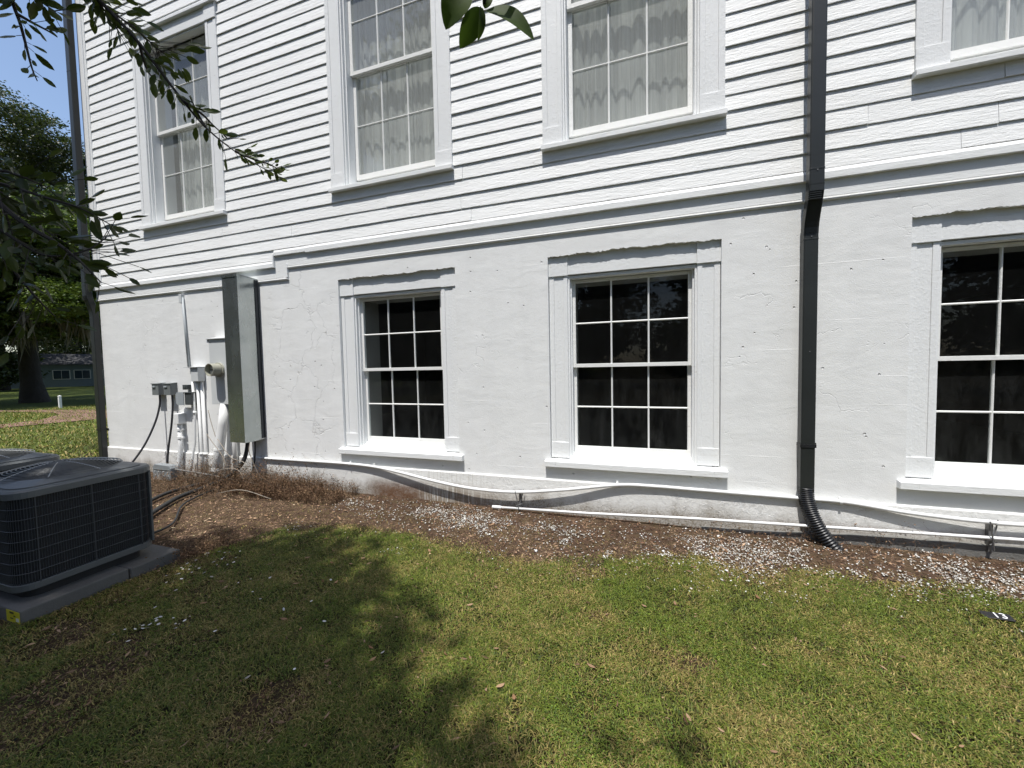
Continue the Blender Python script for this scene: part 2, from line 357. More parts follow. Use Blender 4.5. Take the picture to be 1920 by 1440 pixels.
# basement wall: columns of quads with a ragged edge over each window, 0.4 thick
def ragged(x, cx):
    return 2.636 + .05 * (fbm(np.array([x]), np.array([cx * 3]), .16, 60, 5)[0] - .5) + random.uniform(-.005, .005)
m = MB(); ZB, ZT = .347, 2.88
cols = []; x = XL
segs = []
for cx, h in BAS: segs += [(cx - h, cx + h)]
prev = XL
def wall_piece(x0, x1, za, zb, bot=None):
    """front quad strip + reveal at bottom"""
    n = max(1, int((x1 - x0) / .014)) if bot else 1
    xs = [x0 + (x1 - x0) * i / n for i in range(n + 1)]
    zz = [bot(x) if bot else za for x in xs]
    vs = [(x, 0, z) for x, z in zip(xs, zz)] + [(x, 0, zb) for x in xs] + [(x, .34, z) for x, z in zip(xs, zz)]
    fs = [(i, i + 1, n + 2 + i, n + 1 + i) for i in range(n)]
    if bot: fs += [(i, 2 * n + 2 + i, 2 * n + 3 + i, i + 1) for i in range(n)]
    m.add(vs, fs)
for (a, b), (cx, h) in zip(segs, BAS):
    wall_piece(prev, a, ZB - .02, ZT)
    wall_piece(a, b, 0, ZT, bot=lambda x, cx=cx: ragged(x, cx))
    wall_piece(a, b, ZB - .02, .50)
    for xx in (a, b): m.add([(xx, 0, .5), (xx, .34, .5), (xx, .34, 2.62), (xx, 0, 2.62)], [(0, 1, 2, 3)])
    prev = b
wall_piece(prev, XR, ZB - .02, ZT)
m.add([(XL, 0, 0), (XL, 10, 0), (XL, 10, 2.9), (XL, 0, 2.9)], [(0, 1, 2, 3)]); m.add([(XR, 0, 0), (XR, 10, 0), (XR, 10, 2.9), (XR, 0, 2.9)], [(0, 1, 2, 3)])
m.add([(XL, 10, 0), (XR, 10, 0), (XR, 10, 9.2), (XL, 10, 9.2)], [(0, 1, 2, 3)])
hp(m.build('basement_wall', M['stucco']))
# foundation plinth with a small sloping ledge
m = MB(); m.prism([(-.020, -.1), (-.020, .338), (-.012, .349), (.05, .352), (.05, -.1)], XL - .02, XR); 
hp(m.build('foundation', M['found']))
m = MB(); nseg = 60
xs = np.linspace(.55, XR, nseg); vs = []
for i, xx in enumerate(xs):
    zt = .012 + .085 * float(sstep(.5, 2.2, xx)) + random.uniform(-.006, .006); yf = -.045 - random.uniform(0, .006)
    vs += [(xx, yf, -.05), (xx, yf, zt - .01), (xx, yf + .012, zt), (xx, -.015, zt + .004)]
fs = [(4 * i + j, 4 * i + j + 1, 4 * i + 5 + j, 4 * i + 4 + j) for i in range(nseg - 1) for j in range(3)]
m.add(vs, fs); hp(m.build('footing', plain('stained concrete footing', (.20, .195, .18), .95, .8, 60, var=.4, bd=.006)))

# frieze band, bead and drip cap; the part left of x=-4.4 sits 0.14 lower
m = MB()
D = .142
m.box(XL - .03, -4.50, -.035, .02, 2.875 - D, 2.93); m.box(-4.50, -4.292, -.0352, .02, 2.733, 3.02); m.box(-4.292, XR, -.035, .02, 2.875, 3.02)
m.box(-4.30, -4.28, -.048, .0, 2.733, 2.90)
hp(m.build('frieze', M['trim'], bevel=.002), .02)
m = MB(); bead = lambda z: [(-.010, z), (-.038, z + .004), (-.042, z + .015), (-.039, z + .028), (-.010, z + .034)][::-1]
m.prism(bead(2.842 - D), XL - .04, -4.28); m.prism(bead(2.842), -4.31, XR)
hp(m.build('bead_molding', M['sash'], bevel=.001), .02)
m = MB()
def lip(z, hh, out): return [(-.02, z), (-out, z), (-out, z + hh), (-.05, z + hh + .03), (-.02, z + hh + .03)][::-1]
m.prism(lip(2.872, .05, .064), XL - .05, -4.51); m.box(-4.51, -4.485, -.064, -.02, 2.870, 3.04)
m.prism(lip(3.018, .042, .060), -4.485, -3.96); m.prism(lip(3.006, .055, .064), -3.96, XR)
hp(m.build('drip_cap', M['trim'], bevel=.003), .02)

# clapboards
m = MB(); zs = [3.095, 3.238, 3.392, 3.552, 3.704]
while zs[-1] < 9.0: zs.append(zs[-1] + .1355)
def board(x0, x1, z0, z1, dy, dz):
    n = max(1, int((x1 - x0) / .35)); vs = []; ph = random.uniform(0, 99)
    for i in range(n + 1):
        xx = x0 + (x1 - x0) * i / n; k = .0020 * math.sin(xx * 1.7 + ph) + .0010 * math.sin(xx * 5.1 + ph * 2) + random.uniform(-.0006, .0006) + dz; yy = dy + .0014 * math.sin(xx * 2.7 + ph)
        vs += [(xx, -.033, z0 + k + .035), (xx, -.0440 + yy, z0 + k), (xx, -.0485 + yy, z0 + k + .001), (xx, -.0490 + yy, z0 + .005 + k), (xx, -.0375, z1 + .012), (xx, -.028, z1 + .012)]
    fs = [(6 * i + j, 6 * i + j + 1, 6 * i + 7 + j, 6 * i + 6 + j) for i in range(n) for j in range(5)]
    fs += [(0, 5, 4, 3, 2, 1), tuple(6 * n + j for j in range(6))]
    m.add(vs, fs)
def run(x0, x1, z0, z1):
    x = x0
    while x < x1 - .01:
        L = random.uniform(2.2, 4.6); e = x + L
        if e > x1 - .8: e = x1
        board(x, e - (.0025 if e < x1 else 0), z0, z1, random.uniform(-.0025, .0015), random.uniform(-.0022, .0022)); x = e
run(XL + .15, -4.5, 2.955, 3.095)
for z0, z1 in zip(zs, zs[1:]):
    if 3.69 < z0 < 6.38:
        x = XL + .15
        for cx, h in WIN: run(x, cx - h + .08, z0, z1); x = cx + h - .08
        run(x, XR, z0, z1)
    else: run(XL + .15, XR, z0, z1)
hp(m.build('siding', M['siding']), .02)
m = MB()
# backing sheathing behind the boards (with window holes) so no light leaks
def sheath(x0, x1, z0, z1): m.box(x0, x1, -.027, .15, z0, z1)
x = XL
for cx, h in WIN:
    sheath(x, cx - h + .21, 2.90, 9.2); sheath(cx - h + .21, cx + h - .21, 2.90, 3.70); sheath(cx - h + .21, cx + h - .21, 6.30, 9.2); x = cx + h - .21
sheath(x, XR, 2.90, 9.2)
m.add([(XL, .15, 2.9), (XL, 10, 2.9), (XL, 10, 9.2), (XL, .15, 9.2)], [(0, 1, 2, 3)]); m.add([(XR, .15, 2.9), (XR, 10, 2.9), (XR, 10, 9.2), (XR, .15, 9.2)], [(0, 1, 2, 3)])
hp(m.build('wall_sheathing', M['trim']), .02)
m = MB(); m.box(XL - .02, XL + .10, -.062, .1, 2.95, 9.0); m.box(XL + .10, XL + .15, -.054, .1, 2.95, 9.0)
hp(m.build('corner_board', M['trimv'], bevel=.003), .02)
m = MB(); m.box(XL - .45, XR + .3, -.45, 10.4, 9.2, 9.35)
m.add([(XL - .5, -.5, 9.35), (XR + .3, -.5, 9.35), (XR + .3, 10.5, 9.35), (XL - .5, 10.5, 9.35), (XL + 4, 5, 11.6), (XR - 4, 5, 11.6)], [(0, 1, 5, 4), (1, 2, 5), (2, 3, 4, 5), (3, 0, 4), (0, 3, 2, 1)])
hp(m.build('roof', M['roof']))
# dark rooms behind the windows
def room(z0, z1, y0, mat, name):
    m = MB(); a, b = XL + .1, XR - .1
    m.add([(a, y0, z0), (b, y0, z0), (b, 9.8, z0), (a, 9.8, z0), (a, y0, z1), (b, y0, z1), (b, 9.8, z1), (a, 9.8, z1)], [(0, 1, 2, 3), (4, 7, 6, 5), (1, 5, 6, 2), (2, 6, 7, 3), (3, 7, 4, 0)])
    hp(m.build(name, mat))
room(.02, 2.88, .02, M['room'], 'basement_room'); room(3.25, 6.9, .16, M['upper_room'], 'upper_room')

def sash(x0, x1, z0, z1, ya, yb, cols_, rows, stile, top, bot, parent, gm, mun=.020):
    m = MB()
    m.box(x0, x0 + stile, ya, yb, z0, z1); m.box(x1 - stile, x1, ya, yb, z0, z1)
    m.box(x0 + stile, x1 - stile, ya + .001, yb - .001, z0, z0 + bot); m.box(x0 + stile, x1 - stile, ya + .001, yb - .001, z1 - top, z1)
    gx0, gx1, gz0, gz1 = x0 + stile, x1 - stile, z0 + bot, z1 - top; pr = .008
    yc = (ya + yb) / 2 - .004
    for k in range(1, cols_):
        xx = gx0 + (gx1 - gx0) * k / cols_ + random.uniform(-.002, .002)
        prof = [(xx - mun / 2, yc), (xx - mun / 5, ya + .004), (xx + mun / 5, ya + .004), (xx + mun / 2, yc), (xx + mun / 3, yb - .003), (xx - mun / 3, yb - .003)]
        m.zprism(prof, gz0, gz1)
    for k in range(1, rows):
        zz = gz0 + (gz1 - gz0) * k / rows
        m.prism([(yc, zz - mun / 2), (ya + .006, zz - mun / 5), (ya + .006, zz + mun / 5), (yc, zz + mun / 2), (yb - .005, zz + mun / 3), (yb - .005, zz - mun / 3)], gx0, gx1)
    o = m.build('sash', M['sash'], parent, bevel=.0015)
    g = MB(); g.add([(gx0, yc, gz0), (gx1, yc, gz0), (gx1, yc, gz1), (gx0, yc, gz1)], [(0, 1, 2, 3)])
    g.build('pane', gm, parent)
def curtain(x0, x1, z0, z1, y, parent, seed, amp=.032, frill=False):
    r = random.Random(seed); xs = []; ys = []; x = x0
    while x < x1:
        wl = r.uniform(.05, .15); a = amp * r.uniform(.35, 1.2); n = 9
        for k in range(n): xs.append(x + wl * k / n); ys.append(a * math.sin(math.pi * k / n) ** 1.0 * (1 if len(xs) % 2 else 1) * (-1) + r.uniform(-.001, .001))
        x += wl
    nz = 14; V = []; n = len(xs)
    for j in range(nz + 1):
        q = j / nz; z = z0 + (z1 - z0) * q; sq = 1 + .06 * math.sin(q * 3 + seed)
        for i in range(n):
            V.append((xs[i] + .006 * math.sin(q * 5 + xs[i] * 20), y + ys[i] * (1 + .25 * math.sin(q * 4 + i * .05)), z))
    m = MB(); m.add(V, [(j * n + i, j * n + i + 1, (j + 1) * n + i + 1, (j + 1) * n + i) for j in range(nz) for i in range(n - 1)])
    if frill:
        V = []; k_ = 120
        for i in range(k_):
            xx = x0 - .14 + (x1 - x0 + .28) * i / (k_ - 1)
            for zq, am in ((0, .005), (.03, .012), (.075, .03)): V.append((xx, y + am * math.sin(i * 1.9), z1 + zq + .01 * math.sin(i * 2.3) * (zq > .05)))
        m.add(V, [(3 * i + j, 3 * i + 3 + j, 3 * i + 4 + j, 3 * i + 1 + j) for i in range(k_ - 1) for j in range(2)])
    wv = [(x0 + (x1 - x0) * i / 160, y + .10 + .022 * math.sin(i * .83 + seed) + .012 * math.sin(i * 2.1)) for i in range(161)]
    m.add([(a, b, z) for z in (z0, z1) for a, b in wv], [(i, i + 1, 162 + i, 161 + i) for i in range(160)])
    m.build('curtain', M['curtain'], parent, smooth=True)
def casing(m, cx, h, z0, z1, zc, yf, cw):
    """pilaster casings with sunk panels, corner blocks and header; z1 = casing top, zc = corner block bottom"""
    for s in (-1, 1):
        def bx(a, b, y0, za, zb, s=s):
            xa, xb = cx + s * (h - a), cx + s * (h - b); m.box(min(xa, xb), max(xa, xb), y0, yf + .055, za, zb)
        o, i_ = cw * .26, cw * .78
        bx(0, o, yf, z0 + .165, zc); bx(o, i_, yf + .006, z0 + .165, zc); bx(i_, cw, yf, z0 + .165, zc)
        bx(0, cw, yf - .005, z0, z0 + .165)
        bx(-.004, cw + .004, yf - .010, zc, z1)
    m.box(cx - h + cw + .004, cx + h - cw - .004, yf + .001, yf + .05, zc + .008, zc + (z1 - zc) * .66)
    m.box(cx - h + cw + .004, cx + h - cw - .004, yf + .006, yf + .05, zc + (z1 - zc) * .66, z1 - .002)
def upper_window(cx, h, seed):
    wroot = MB(); cw = .20; yf = -.060
    casing(wroot, cx, h, 3.715, 6.42, 6.225, yf, cw)
    wroot.box(cx - h - .03, cx + h + .03, -.095, -.02, 6.42, 6.455)
    for s in (-1, 1):
        a, b, c, d = (cx + s * (h - q) for q in (cw, cw + .018, cw + .018, cw + .035))
        wroot.box(min(a, b), max(a, b), -.040, .02, 3.715, 6.225); wroot.box(min(c, d), max(c, d), -.005, .28, 3.715, 6.225)
    wroot.box(cx - h + cw, cx + h - cw, -.040, .02, 6.205, 6.225); wroot.box(cx - h + cw, cx + h - cw, -.002, .28, 6.225, 6.30)
    o = hp(wroot.build('window', M['trimv'], bevel=.003), .02)
    g = h - cw - .037
    sash(cx - g, cx + g, 5.055, 6.27, .062, .098, 3, 2, .042, .045, .042, o, M['glassu'])
    sash(cx - g, cx + g, 3.845, 5.095, .104, .140, 3, 2, .042, .040, .060, o, M['glassu'])
    m = MB(); m.prism([(-.100, 3.662), (-.100, 3.706), (.0, 3.724), (.10, 3.80), (.15, 3.846), (.28, 3.85), (.28, 3.70), (-.03, 3.662)][::-1], cx - h - .012, cx + h + .012)
    m.build('sill', M['trim'], o, bevel=.003)
    if seed == 0: curtain(cx - .42, cx + .50, 3.86, 5.95, .235, o, 5, .04, True)
    else: curtain(cx - g, cx + g, 3.86, 6.28, .235, o, seed, .040)
    return o
def basement_window(cx, h):
    m = MB(); cw = .188; yf = .035
    casing(m, cx, h - .004, .570, 2.66, 2.435, yf, cw)
    for s in (-1, 1):
        a, b, c, d = (cx + s * (h - q) for q in (cw + .002, cw + .024, cw + .024, cw + .040))
        m.box(min(a, b), max(a, b), yf + .018, .34, .57, 2.44); m.box(min(c, d), max(c, d), yf + .050, .195, .57, 2.435)
    m.box(cx - h + cw + .002, cx + h - cw - .002, yf + .020, .195, 2.405, 2.436)
    m.box(cx - h + cw + .002, cx + h - cw - .002, .145, .195, 2.38, 2.405)
    o = hp(m.build('window', M['trimv'], bevel=.003))
    g = h - cw - .041
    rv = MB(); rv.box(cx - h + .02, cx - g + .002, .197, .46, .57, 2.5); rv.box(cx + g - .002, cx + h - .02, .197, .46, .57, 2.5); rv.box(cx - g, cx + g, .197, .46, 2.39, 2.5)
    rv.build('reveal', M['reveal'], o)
    sash(cx - g, cx + g, 1.505, 2.398, .118, .150, 3, 2, .030, .028, .036, o, M['glass'], .018)
    sash(cx - g, cx + g, .610, 1.542, .155, .187, 3, 2, .030, .036, .068, o, M['glass'], .018)
    m = MB(); m.prism([(-.052, .486), (-.052, .545), (.050, .562), (.055, .575), (.115, .588), (.118, .603), (.150, .612), (.40, .612), (.40, .486)][::-1], cx - h + .06, cx + h - .06)
    for s in (-1, 1):
        a, b = cx + s * (h - .06), cx + s * (h + .055)
        m.prism([(-.052, .486), (-.052, .545), (.060, .563), (.060, .486)][::-1], min(a, b), max(a, b))
    m.build('sill', M['trim'], o, bevel=.004)
    return o
for k, (cx, h) in enumerate(WIN): upper_window(cx, h, k)
for cx, h in BAS: basement_window(cx, h)

# ---------------------------------------------------------------- downspouts
def rsect(wx, wy, r=.22):
    out = []
    for cxs, cys, a0 in ((1, 1, 0), (-1, 1, 90), (-1, -1, 180), (1, -1, 270)):
        for k in range(4):
            a = R(a0 + k * 30); out.append((cxs * (wx / 2) * (1 - r) + math.cos(a) * r * wx / 2, cys * (wy / 2) * (1 - r) + math.sin(a) * r * wy / 2))
    return out
def spout_tube(m, pts, wx, wy):
    """box pipe in the y-z plane, sections kept level"""
    sec = rsect(wx, wy); n = len(sec); vs = [(px + a, py + b, pz) for px, py, pz in pts for a, b in sec]
    fs = [(i * n + j, i * n + (j + 1) % n, (i + 1) * n + (j + 1) % n, (i + 1) * n + j) for i in range(len(pts) - 1) for j in range(n)]
    fs += [tuple(range(n)), tuple(range((len(pts) - 1) * n, len(pts) * n))[::-1]]
    m.add(vs, fs)
def downspout(x, yu, yl, z_end, label, elbow, with_hose, zj=2.90):
    t = empty('downspout', (x, yl, z_end), label, 'downspout', 'dark downspouts on the white wall'); L = Matrix.Translation(Vector((-x, -yl, -z_end)))
    def P(o): o.parent = t; o.matrix_parent_inverse = L; return o
    m = MB(); spout_tube(m, [(x, yu, 9.1), (x, yu, zj - .03)], .102, .078)
    for zz in (6.2, zj + .14): spout_tube(m, [(x, yu, zz + .012), (x, yu, zz)], .1055, .0815)
    P(m.build('upper_pipe', M['spout'], smooth=False, bevel=.001))
    m = MB(); prof = []
    for k in range(9):
        q = k / 8; zz = zj + .03 - .36 * q; s = float(sstep(.0, 1.0, np.array(q))); rib = 1.0 + (.03 if k in (1, 3, 5, 7) else 0)
        prof.append((x, yu + (yl - yu) * s, zz))
    spout_tube(m, prof, .104, .080)
    for k in range(5): zz = zj - .02 - .016 * k; spout_tube(m, [(x - .012, yu - .002, zz), (x - .012, yu - .002, zz - .006)], .084, .080)
    P(m.build('elbow', M['spout']))
    m = MB(); spout_tube(m, [(x, yl, zj - .27), (x, yl, z_end)], .1025, .078)
    spout_tube(m, [(x, yl, zj - .37), (x, yl, zj - .382)], .1055, .081)
    P(m.build('lower_pipe', M['spout'], bevel=.001))
    m = MB(); zz = .80 if with_hose else .62
    for (a, b, c, d) in ((x - .056, x + .056, yl - .044, yl - .0405), (x - .056, x - .0525, yl - .044, -.001), (x + .0525, x + .056, yl - .044, -.001), (x + .056, x + .085, -.006, -.001)): m.box(a, b, c, d, zz, zz + .028)
    P(m.build('bracket', M['black']))
    for zz in (zj + .13, zj - .36, 1.6):
        m = MB(); m.box(x - .004, x + .004, (yu if zz > 2.9 else yl) - .044, (yu if zz > 2.9 else yl) - .038, zz, zz + .008); P(m.build('screw', M['strap']))
    if with_hose:
        m = MB(); pts = []; rr = []; n = 120
        c = [Vector((x, yl, z_end + .03)), Vector((x + .0, yl, .28)), Vector((x + .05, yl - .05, .12)), Vector((x + .20, yl - .12, -.06))]
        for k in range(n):
            q = k / (n - 1); p = c[0] * (1 - q) ** 3 + c[1] * 3 * q * (1 - q) ** 2 + c[2] * 3 * q * q * (1 - q) + c[3] * q ** 3
            pts.append(p); rr.append(.053 + .0055 * (1 if (k % 4) < 2 else -1))
        m.tube(pts, rr, 20); o = P(m.build('corrugated_hose', M['black'], smooth=True))
    return t
downspout(1.352, -.140, -.046, .42, 'dark grey downspout between the second and third basement windows, ending in a corrugated hose', None, True)
downspout(-8.312, -.115, -.048, .03, 'dark grey downspout running down the far left corner of the house', None, False, 2.80)

# ---------------------------------------------------------------- pvc conduits along the foundation
def smooth_path(pts, n=8):
    P = [Vector(p) for p in pts]; P = [2 * P[0] - P[1]] + P + [2 * P[-1] - P[-2]]; out = []
    for i in range(1, len(P) - 2):
        for k in range(n):
            q = k / n; a, b, c, d = P[i - 1:i + 3]
            out.append(.5 * ((2 * b) + (c - a) * q + (2 * a - 5 * b + 4 * c - d) * q * q + (3 * b - a - 3 * c + d) * q ** 3))
    out.append(P[-2]); return out
def thing_mesh(name, m, mat, label, cat, group=None, **kw):
    o = m.build(name, mat, **kw); return tag(o, label, cat, group)
c1 = empty('conduit', (-1.2, -.04, .2), 'white sagging pvc conduit running along the foundation ledge', 'conduit')
L1 = Matrix.Translation((1.2, .04, -.2))
m = MB(); m.tube(smooth_path([(-4.86, -.035, .352), (-4.20, -.035, .357), (-3.52, -.036, .362), (-3.06, -.045, .352), (-2.66, -.06, .310), (-2.30, -.07, .258), (-1.96, -.075, .216), (-1.64, -.08, .196), (-1.22, -.08, .204), (-.71, -.07, .268), (-.187, -.045, .350), (.155, -.036, .360), (.478, -.036, .357), (1.31, -.036, .350), (1.64, -.037, .345), (2.02, -.05, .304), (2.35, -.06, .286), (2.54, -.065, .284), (2.75, -.065, .283), (4.5, -.04, .32), (7.1, -.036, .34)]), .0165, 12)
o = m.build('pipe', M['pvc'], smooth=True); o.parent = c1; o.matrix_parent_inverse = L1
for xx in (-3.4, -.20, 1.60, -3.05):
    m = MB(); zc_ = {-3.4: .361, -.20: .349, 1.60: .346, -3.05: .351}[xx]
    m.tube([(xx - .009, -.040, zc_), (xx + .009, -.040, zc_)], .0205, 12); m.box(xx - .009, xx + .009, -.034, -.018, zc_ + .018, zc_ + .034)
    o = m.build('clamp', M['pvc']); o.parent = c1; o.matrix_parent_inverse = L1
c2 = empty('conduit', (0, -.09, .06), 'straight white pvc pipe low against the soil, capped at its left end', 'conduit'); L2 = Matrix.Translation((0, .09, -.06))
m = MB(); m.tube([(-1.47, -.085, .022), (-.495, -.082, .052), (.475, -.080, .100), (1.30, -.080, .128), (2.02, -.08, .152), (2.7, -.08, .174), (7.1, -.08, .21)], .0125, 12)
o = m.build('pipe', M['pvc'], smooth=True); o.parent = c2; o.matrix_parent_inverse = L2
m = MB(); m.tube([(-1.50, -.085, .021), (-1.40, -.085, .024)], .0175, 12); o = m.build('coupling', M['pvc']); o.parent = c2; o.matrix_parent_inverse = L2
def bracket(x, z0, z1, label):
    m = MB(); m.tube([(x - .035, -.105, z1 + .02), (x - .01, -.10, z0 + .06), (x, -.095, z0 - .015)], .005, 6)
    m.tube([(x + .045, -.05, z1 + .02), (x + .01, -.07, z0 + .06), (x - .005, -.09, z0 - .02)], .005, 6)
    m.box(x - .008, x + .016, -.055, -.022, z0 - .04, z1 + .01); m.tube([(x - .03, -.10, z0 + .03), (x + .03, -.07, z0 + .045)], .004, 6)
    return thing_mesh('pipe_bracket', m, M['strap'], label, 'bracket', 'grey metal pipe brackets')
bracket(-1.20, .035, .205, 'grey wire bracket under the sagging pipe between the first two basement windows')
bracket(2.53, .09, .28, 'grey wire bracket on the pipes below the rightmost basement window')

# ---------------------------------------------------------------- sheet metal chute and electrical gear on the wall
def local(t):
    Lm = Matrix.Translation(-Vector(t.location))
    def P(o): o.parent = t; o.matrix_parent_inverse = Lm; return o
    return P
t = empty('duct_cover', (-4.945, -.05, .6), 'tall galvanised sheet metal chute covering lines on the wall', 'duct cover'); P = local(t)
m = MB(); x0, x1, yf, z0, z1 = -5.08, -4.815, -.292, .61, 2.765
# right side with a crease, front, left, top
m.add([(x0, yf, z0), (x1, yf, z0), (x1, yf, z1), (x0, yf, z1), (x1, -.012, z0 + .01), (x1, -.012, z1 - .02), (x0, -.012, z0 + .01), (x0, -.012, z1 - .02), (x1 + .006, -.15, z0), (x1 - .006, -.13, z1 - .01), (x1 + .010, -.20, 1.6)],
      [(0, 1, 2, 3), (1, 8, 10), (8, 4, 10), (4, 9, 10), (4, 5, 9), (9, 2, 10), (2, 1, 10), (0, 3, 7, 6), (3, 2, 9, 5, 7)])
P(m.build('cover', M['galv']))
m = MB(); m.box(x1 - .001, x1 + .022, -.022, -.019, z0 + .03, z1 - .03); m.box(x1 + .002, x1 + .008, -.06, -.018, z0 + .02, z1 - .03); m.box(x0 - .05, x0, -.022, -.019, z0 + .03, z1 - .03)
P(m.build('flange', plain('dark flange metal', (.05, .055, .06), .5, .1, 40, metal=.4)))
m = MB(); m.prism([(yf - .006, z1 - .03), (yf - .006, z1 + .004), (-.012, z1 - .012), (-.012, z1 - .018), (yf - .001, z1 - .002), (yf - .001, z1 - .03)][::-1], x0 - .004, x1 + .004)
P(m.build('cap', M['galv']))

t = empty('meter_box', (-5.48, -.02, 1.08), 'tall pale painted meter enclosure with a round beige collar beside the metal chute', 'meter box'); P = local(t)
m = MB(); m.box(-5.66, -5.285, -.105, -.0, 1.085, 1.985); P(m.build('enclosure', M['palebox'], bevel=.004))
m = MB(); m.prism([(-.125, 1.985), (-.125, 1.997), (.0, 2.02), (.0, 1.985)][::-1], -5.675, -5.275); m.box(-5.675, -5.662, -.125, -.10, 1.94, 1.99); P(m.build('lid_hood', M['palebox'], bevel=.001))
m = MB(); seg = 28; vs = []
for yy, rr in ((-.105, .098), (-.130, .098), (-.130, .086), (-.245, .084), (-.245, .078), (-.15, .076), (-.15, .0)):
    for k in range(seg): a = 2 * math.pi * k / seg; vs.append((-5.475 + rr * math.cos(a), yy, 1.562 + rr * math.sin(a)))
m.add(vs, [(j * seg + k, j * seg + (k + 1) % seg, (j + 1) * seg + (k + 1) % seg, (j + 1) * seg + k) for j in range(6) for k in range(seg)])
P(m.build('collar', M['tan']))
for dx, dz in ((-.03, .03), (.03, .03), (-.03, -.03), (.03, -.03)):
    m = MB(); m.box(-5.475 + dx - .008, -5.475 + dx + .008, -.20, -.148, 1.562 + dz - .02, 1.562 + dz + .02); P(m.build('meter_jaw', M['palebox']))
# riser pipes under it
t = empty('riser_pipe', (-5.55, -.1, 0), 'thick white leaning riser pipe under the meter enclosure', 'pipe'); P = local(t)
m = MB(); m.tube([(-5.46, -.065, 1.085), (-5.50, -.085, .80), (-5.55, -.12, .45), (-5.585, -.155, -.04)], [.055, .058, .060, .062], 20); P(m.build('pipe', M['pvc'], smooth=True))
m = MB(); m.tube([(-5.545, -.118, .47), (-5.55, -.121, .44)], .064, 20); P(m.build('coupling', M['pvc'])); m = MB(); m.tube([(-5.575, -.143, .20), (-5.578, -.146, .16)], .067, 20); P(m.build('coupling', M['pvc']))
m = MB(); m.tube([(-5.34, -.05, 1.085), (-5.34, -.05, -.03)], .030, 14)
thing_mesh('riser_pipe', m, M['pvc'], 'thinner white pipe between the leaning riser and the metal chute', 'pipe', smooth=True)

def disconnect(x, label, path):
    t = empty('disconnect_box', (x, 0, 1.2), label, 'disconnect box', 'small grey disconnect boxes on the wall'); P = local(t)
    m = MB(); m.box(x - .072, x + .072, -.095, -.001, 1.205, 1.372); P(m.build('housing', M['greybox'], bevel=.003))
    m = MB(); m.prism([(-.103, 1.368), (-.103, 1.378), (.0, 1.388), (.0, 1.372)][::-1], x - .078, x + .078); P(m.build('hood', M['greybox']))
    m = MB(); m.box(x - .055, x + .01, -.107, -.095, 1.318, 1.34); P(m.build('handle', M['boxgrey'], bevel=.003))
    c = MB(); c.tube(smooth_path(path), .013, 10)
    thing_mesh('cable_whip', c, M['rubber'], 'black flexible cable hanging from the ' + ('left' if x < -6.7 else 'right') + ' grey disconnect box', 'cable', 'black cable whips under the disconnect boxes', smooth=True)
disconnect(-6.86, 'left one of two small grey disconnect boxes on the wall', [(-6.84, -.05, 1.21), (-6.84, -.06, 1.05), (-6.84, -.13, .80), (-6.86, -.27, .48), (-6.90, -.45, .20), (-6.92, -.60, .04)])
disconnect(-6.60, 'right one of two small grey disconnect boxes on the wall', [(-6.565, -.05, 1.21), (-6.555, -.06, 1.02), (-6.555, -.09, .75), (-6.585, -.13, .40), (-6.60, -.15, .12)])

t = empty('raceway', (-6.25, -.01, 1.62), 'thin vertical conduit with small top fitting above the cable box', 'raceway'); P = local(t)
m = MB(); m.tube([(-6.27, -.020, 2.62), (-6.215, -.022, 1.60)], .017, 8); P(m.build('pipe', M['boxgrey'], smooth=True))
m = MB(); m.box(-6.315, -6.262, -.045, -.001, 2.54, 2.665); P(m.build('fitting', M['palebox'], bevel=.003))
t = empty('cable_box', (-5.97, -.01, 1.4), 'small pale cable box with an open hood left of the meter enclosure', 'cable box'); P = local(t)
m = MB(); m.box(-6.06, -5.92, -.10, -.001, 1.405, 1.60); P(m.build('housing', M['palebox'], bevel=.003))
m = MB(); m.box(-6.17, -5.91, -.125, -.001, 1.602, 1.612); m.box(-6.17, -6.06, -.02, -.001, 1.41, 1.60); P(m.build('hood', M['palebox'], bevel=.002))
m = MB(); m.tube([(-6.10, -.035, 1.545), (-6.10, -.02, 1.55)], .018, 10); P(m.build('knockout', M['ink']))
t = empty('telephone_box', (-6.2, -.02, 1.07), 'grey utility box with its round-cornered cover swung open', 'utility box'); P = local(t)
m = MB(); m.box(-6.245, -6.115, -.085, -.001, 1.065, 1.235); m.box(-6.255, -6.105, -.095, -.001, 1.235, 1.25); P(m.build('housing', M['darkbox'], bevel=.004))
m = MB(); oc = [(-.5, -.3), (-.3, -.5), (.5, -.5), (.5, .5), (-.3, .5), (-.5, .3)]
m.add([(-6.335 + a * .17, -.095, 1.155 + b * .19) for a, b in oc] + [(-6.335 + a * .17, -.087, 1.155 + b * .19) for a, b in oc], [(0, 1, 2, 3, 4, 5), (11, 10, 9, 8, 7, 6)] + [(i, (i + 1) % 6, 6 + (i + 1) % 6, 6 + i) for i in range(6)])
P(m.build('cover', M['boxgrey']))
m = MB(); m.box(-6.30, -6.20, -.07, -.001, 1.285, 1.355); m.box(-6.275, -6.225, -.078, -.07, 1.30, 1.335)
thing_mesh('junction_box', m, M['darkbox'], 'tiny dark box on the wall just above the grey utility box', 'junction box', bevel=.002)
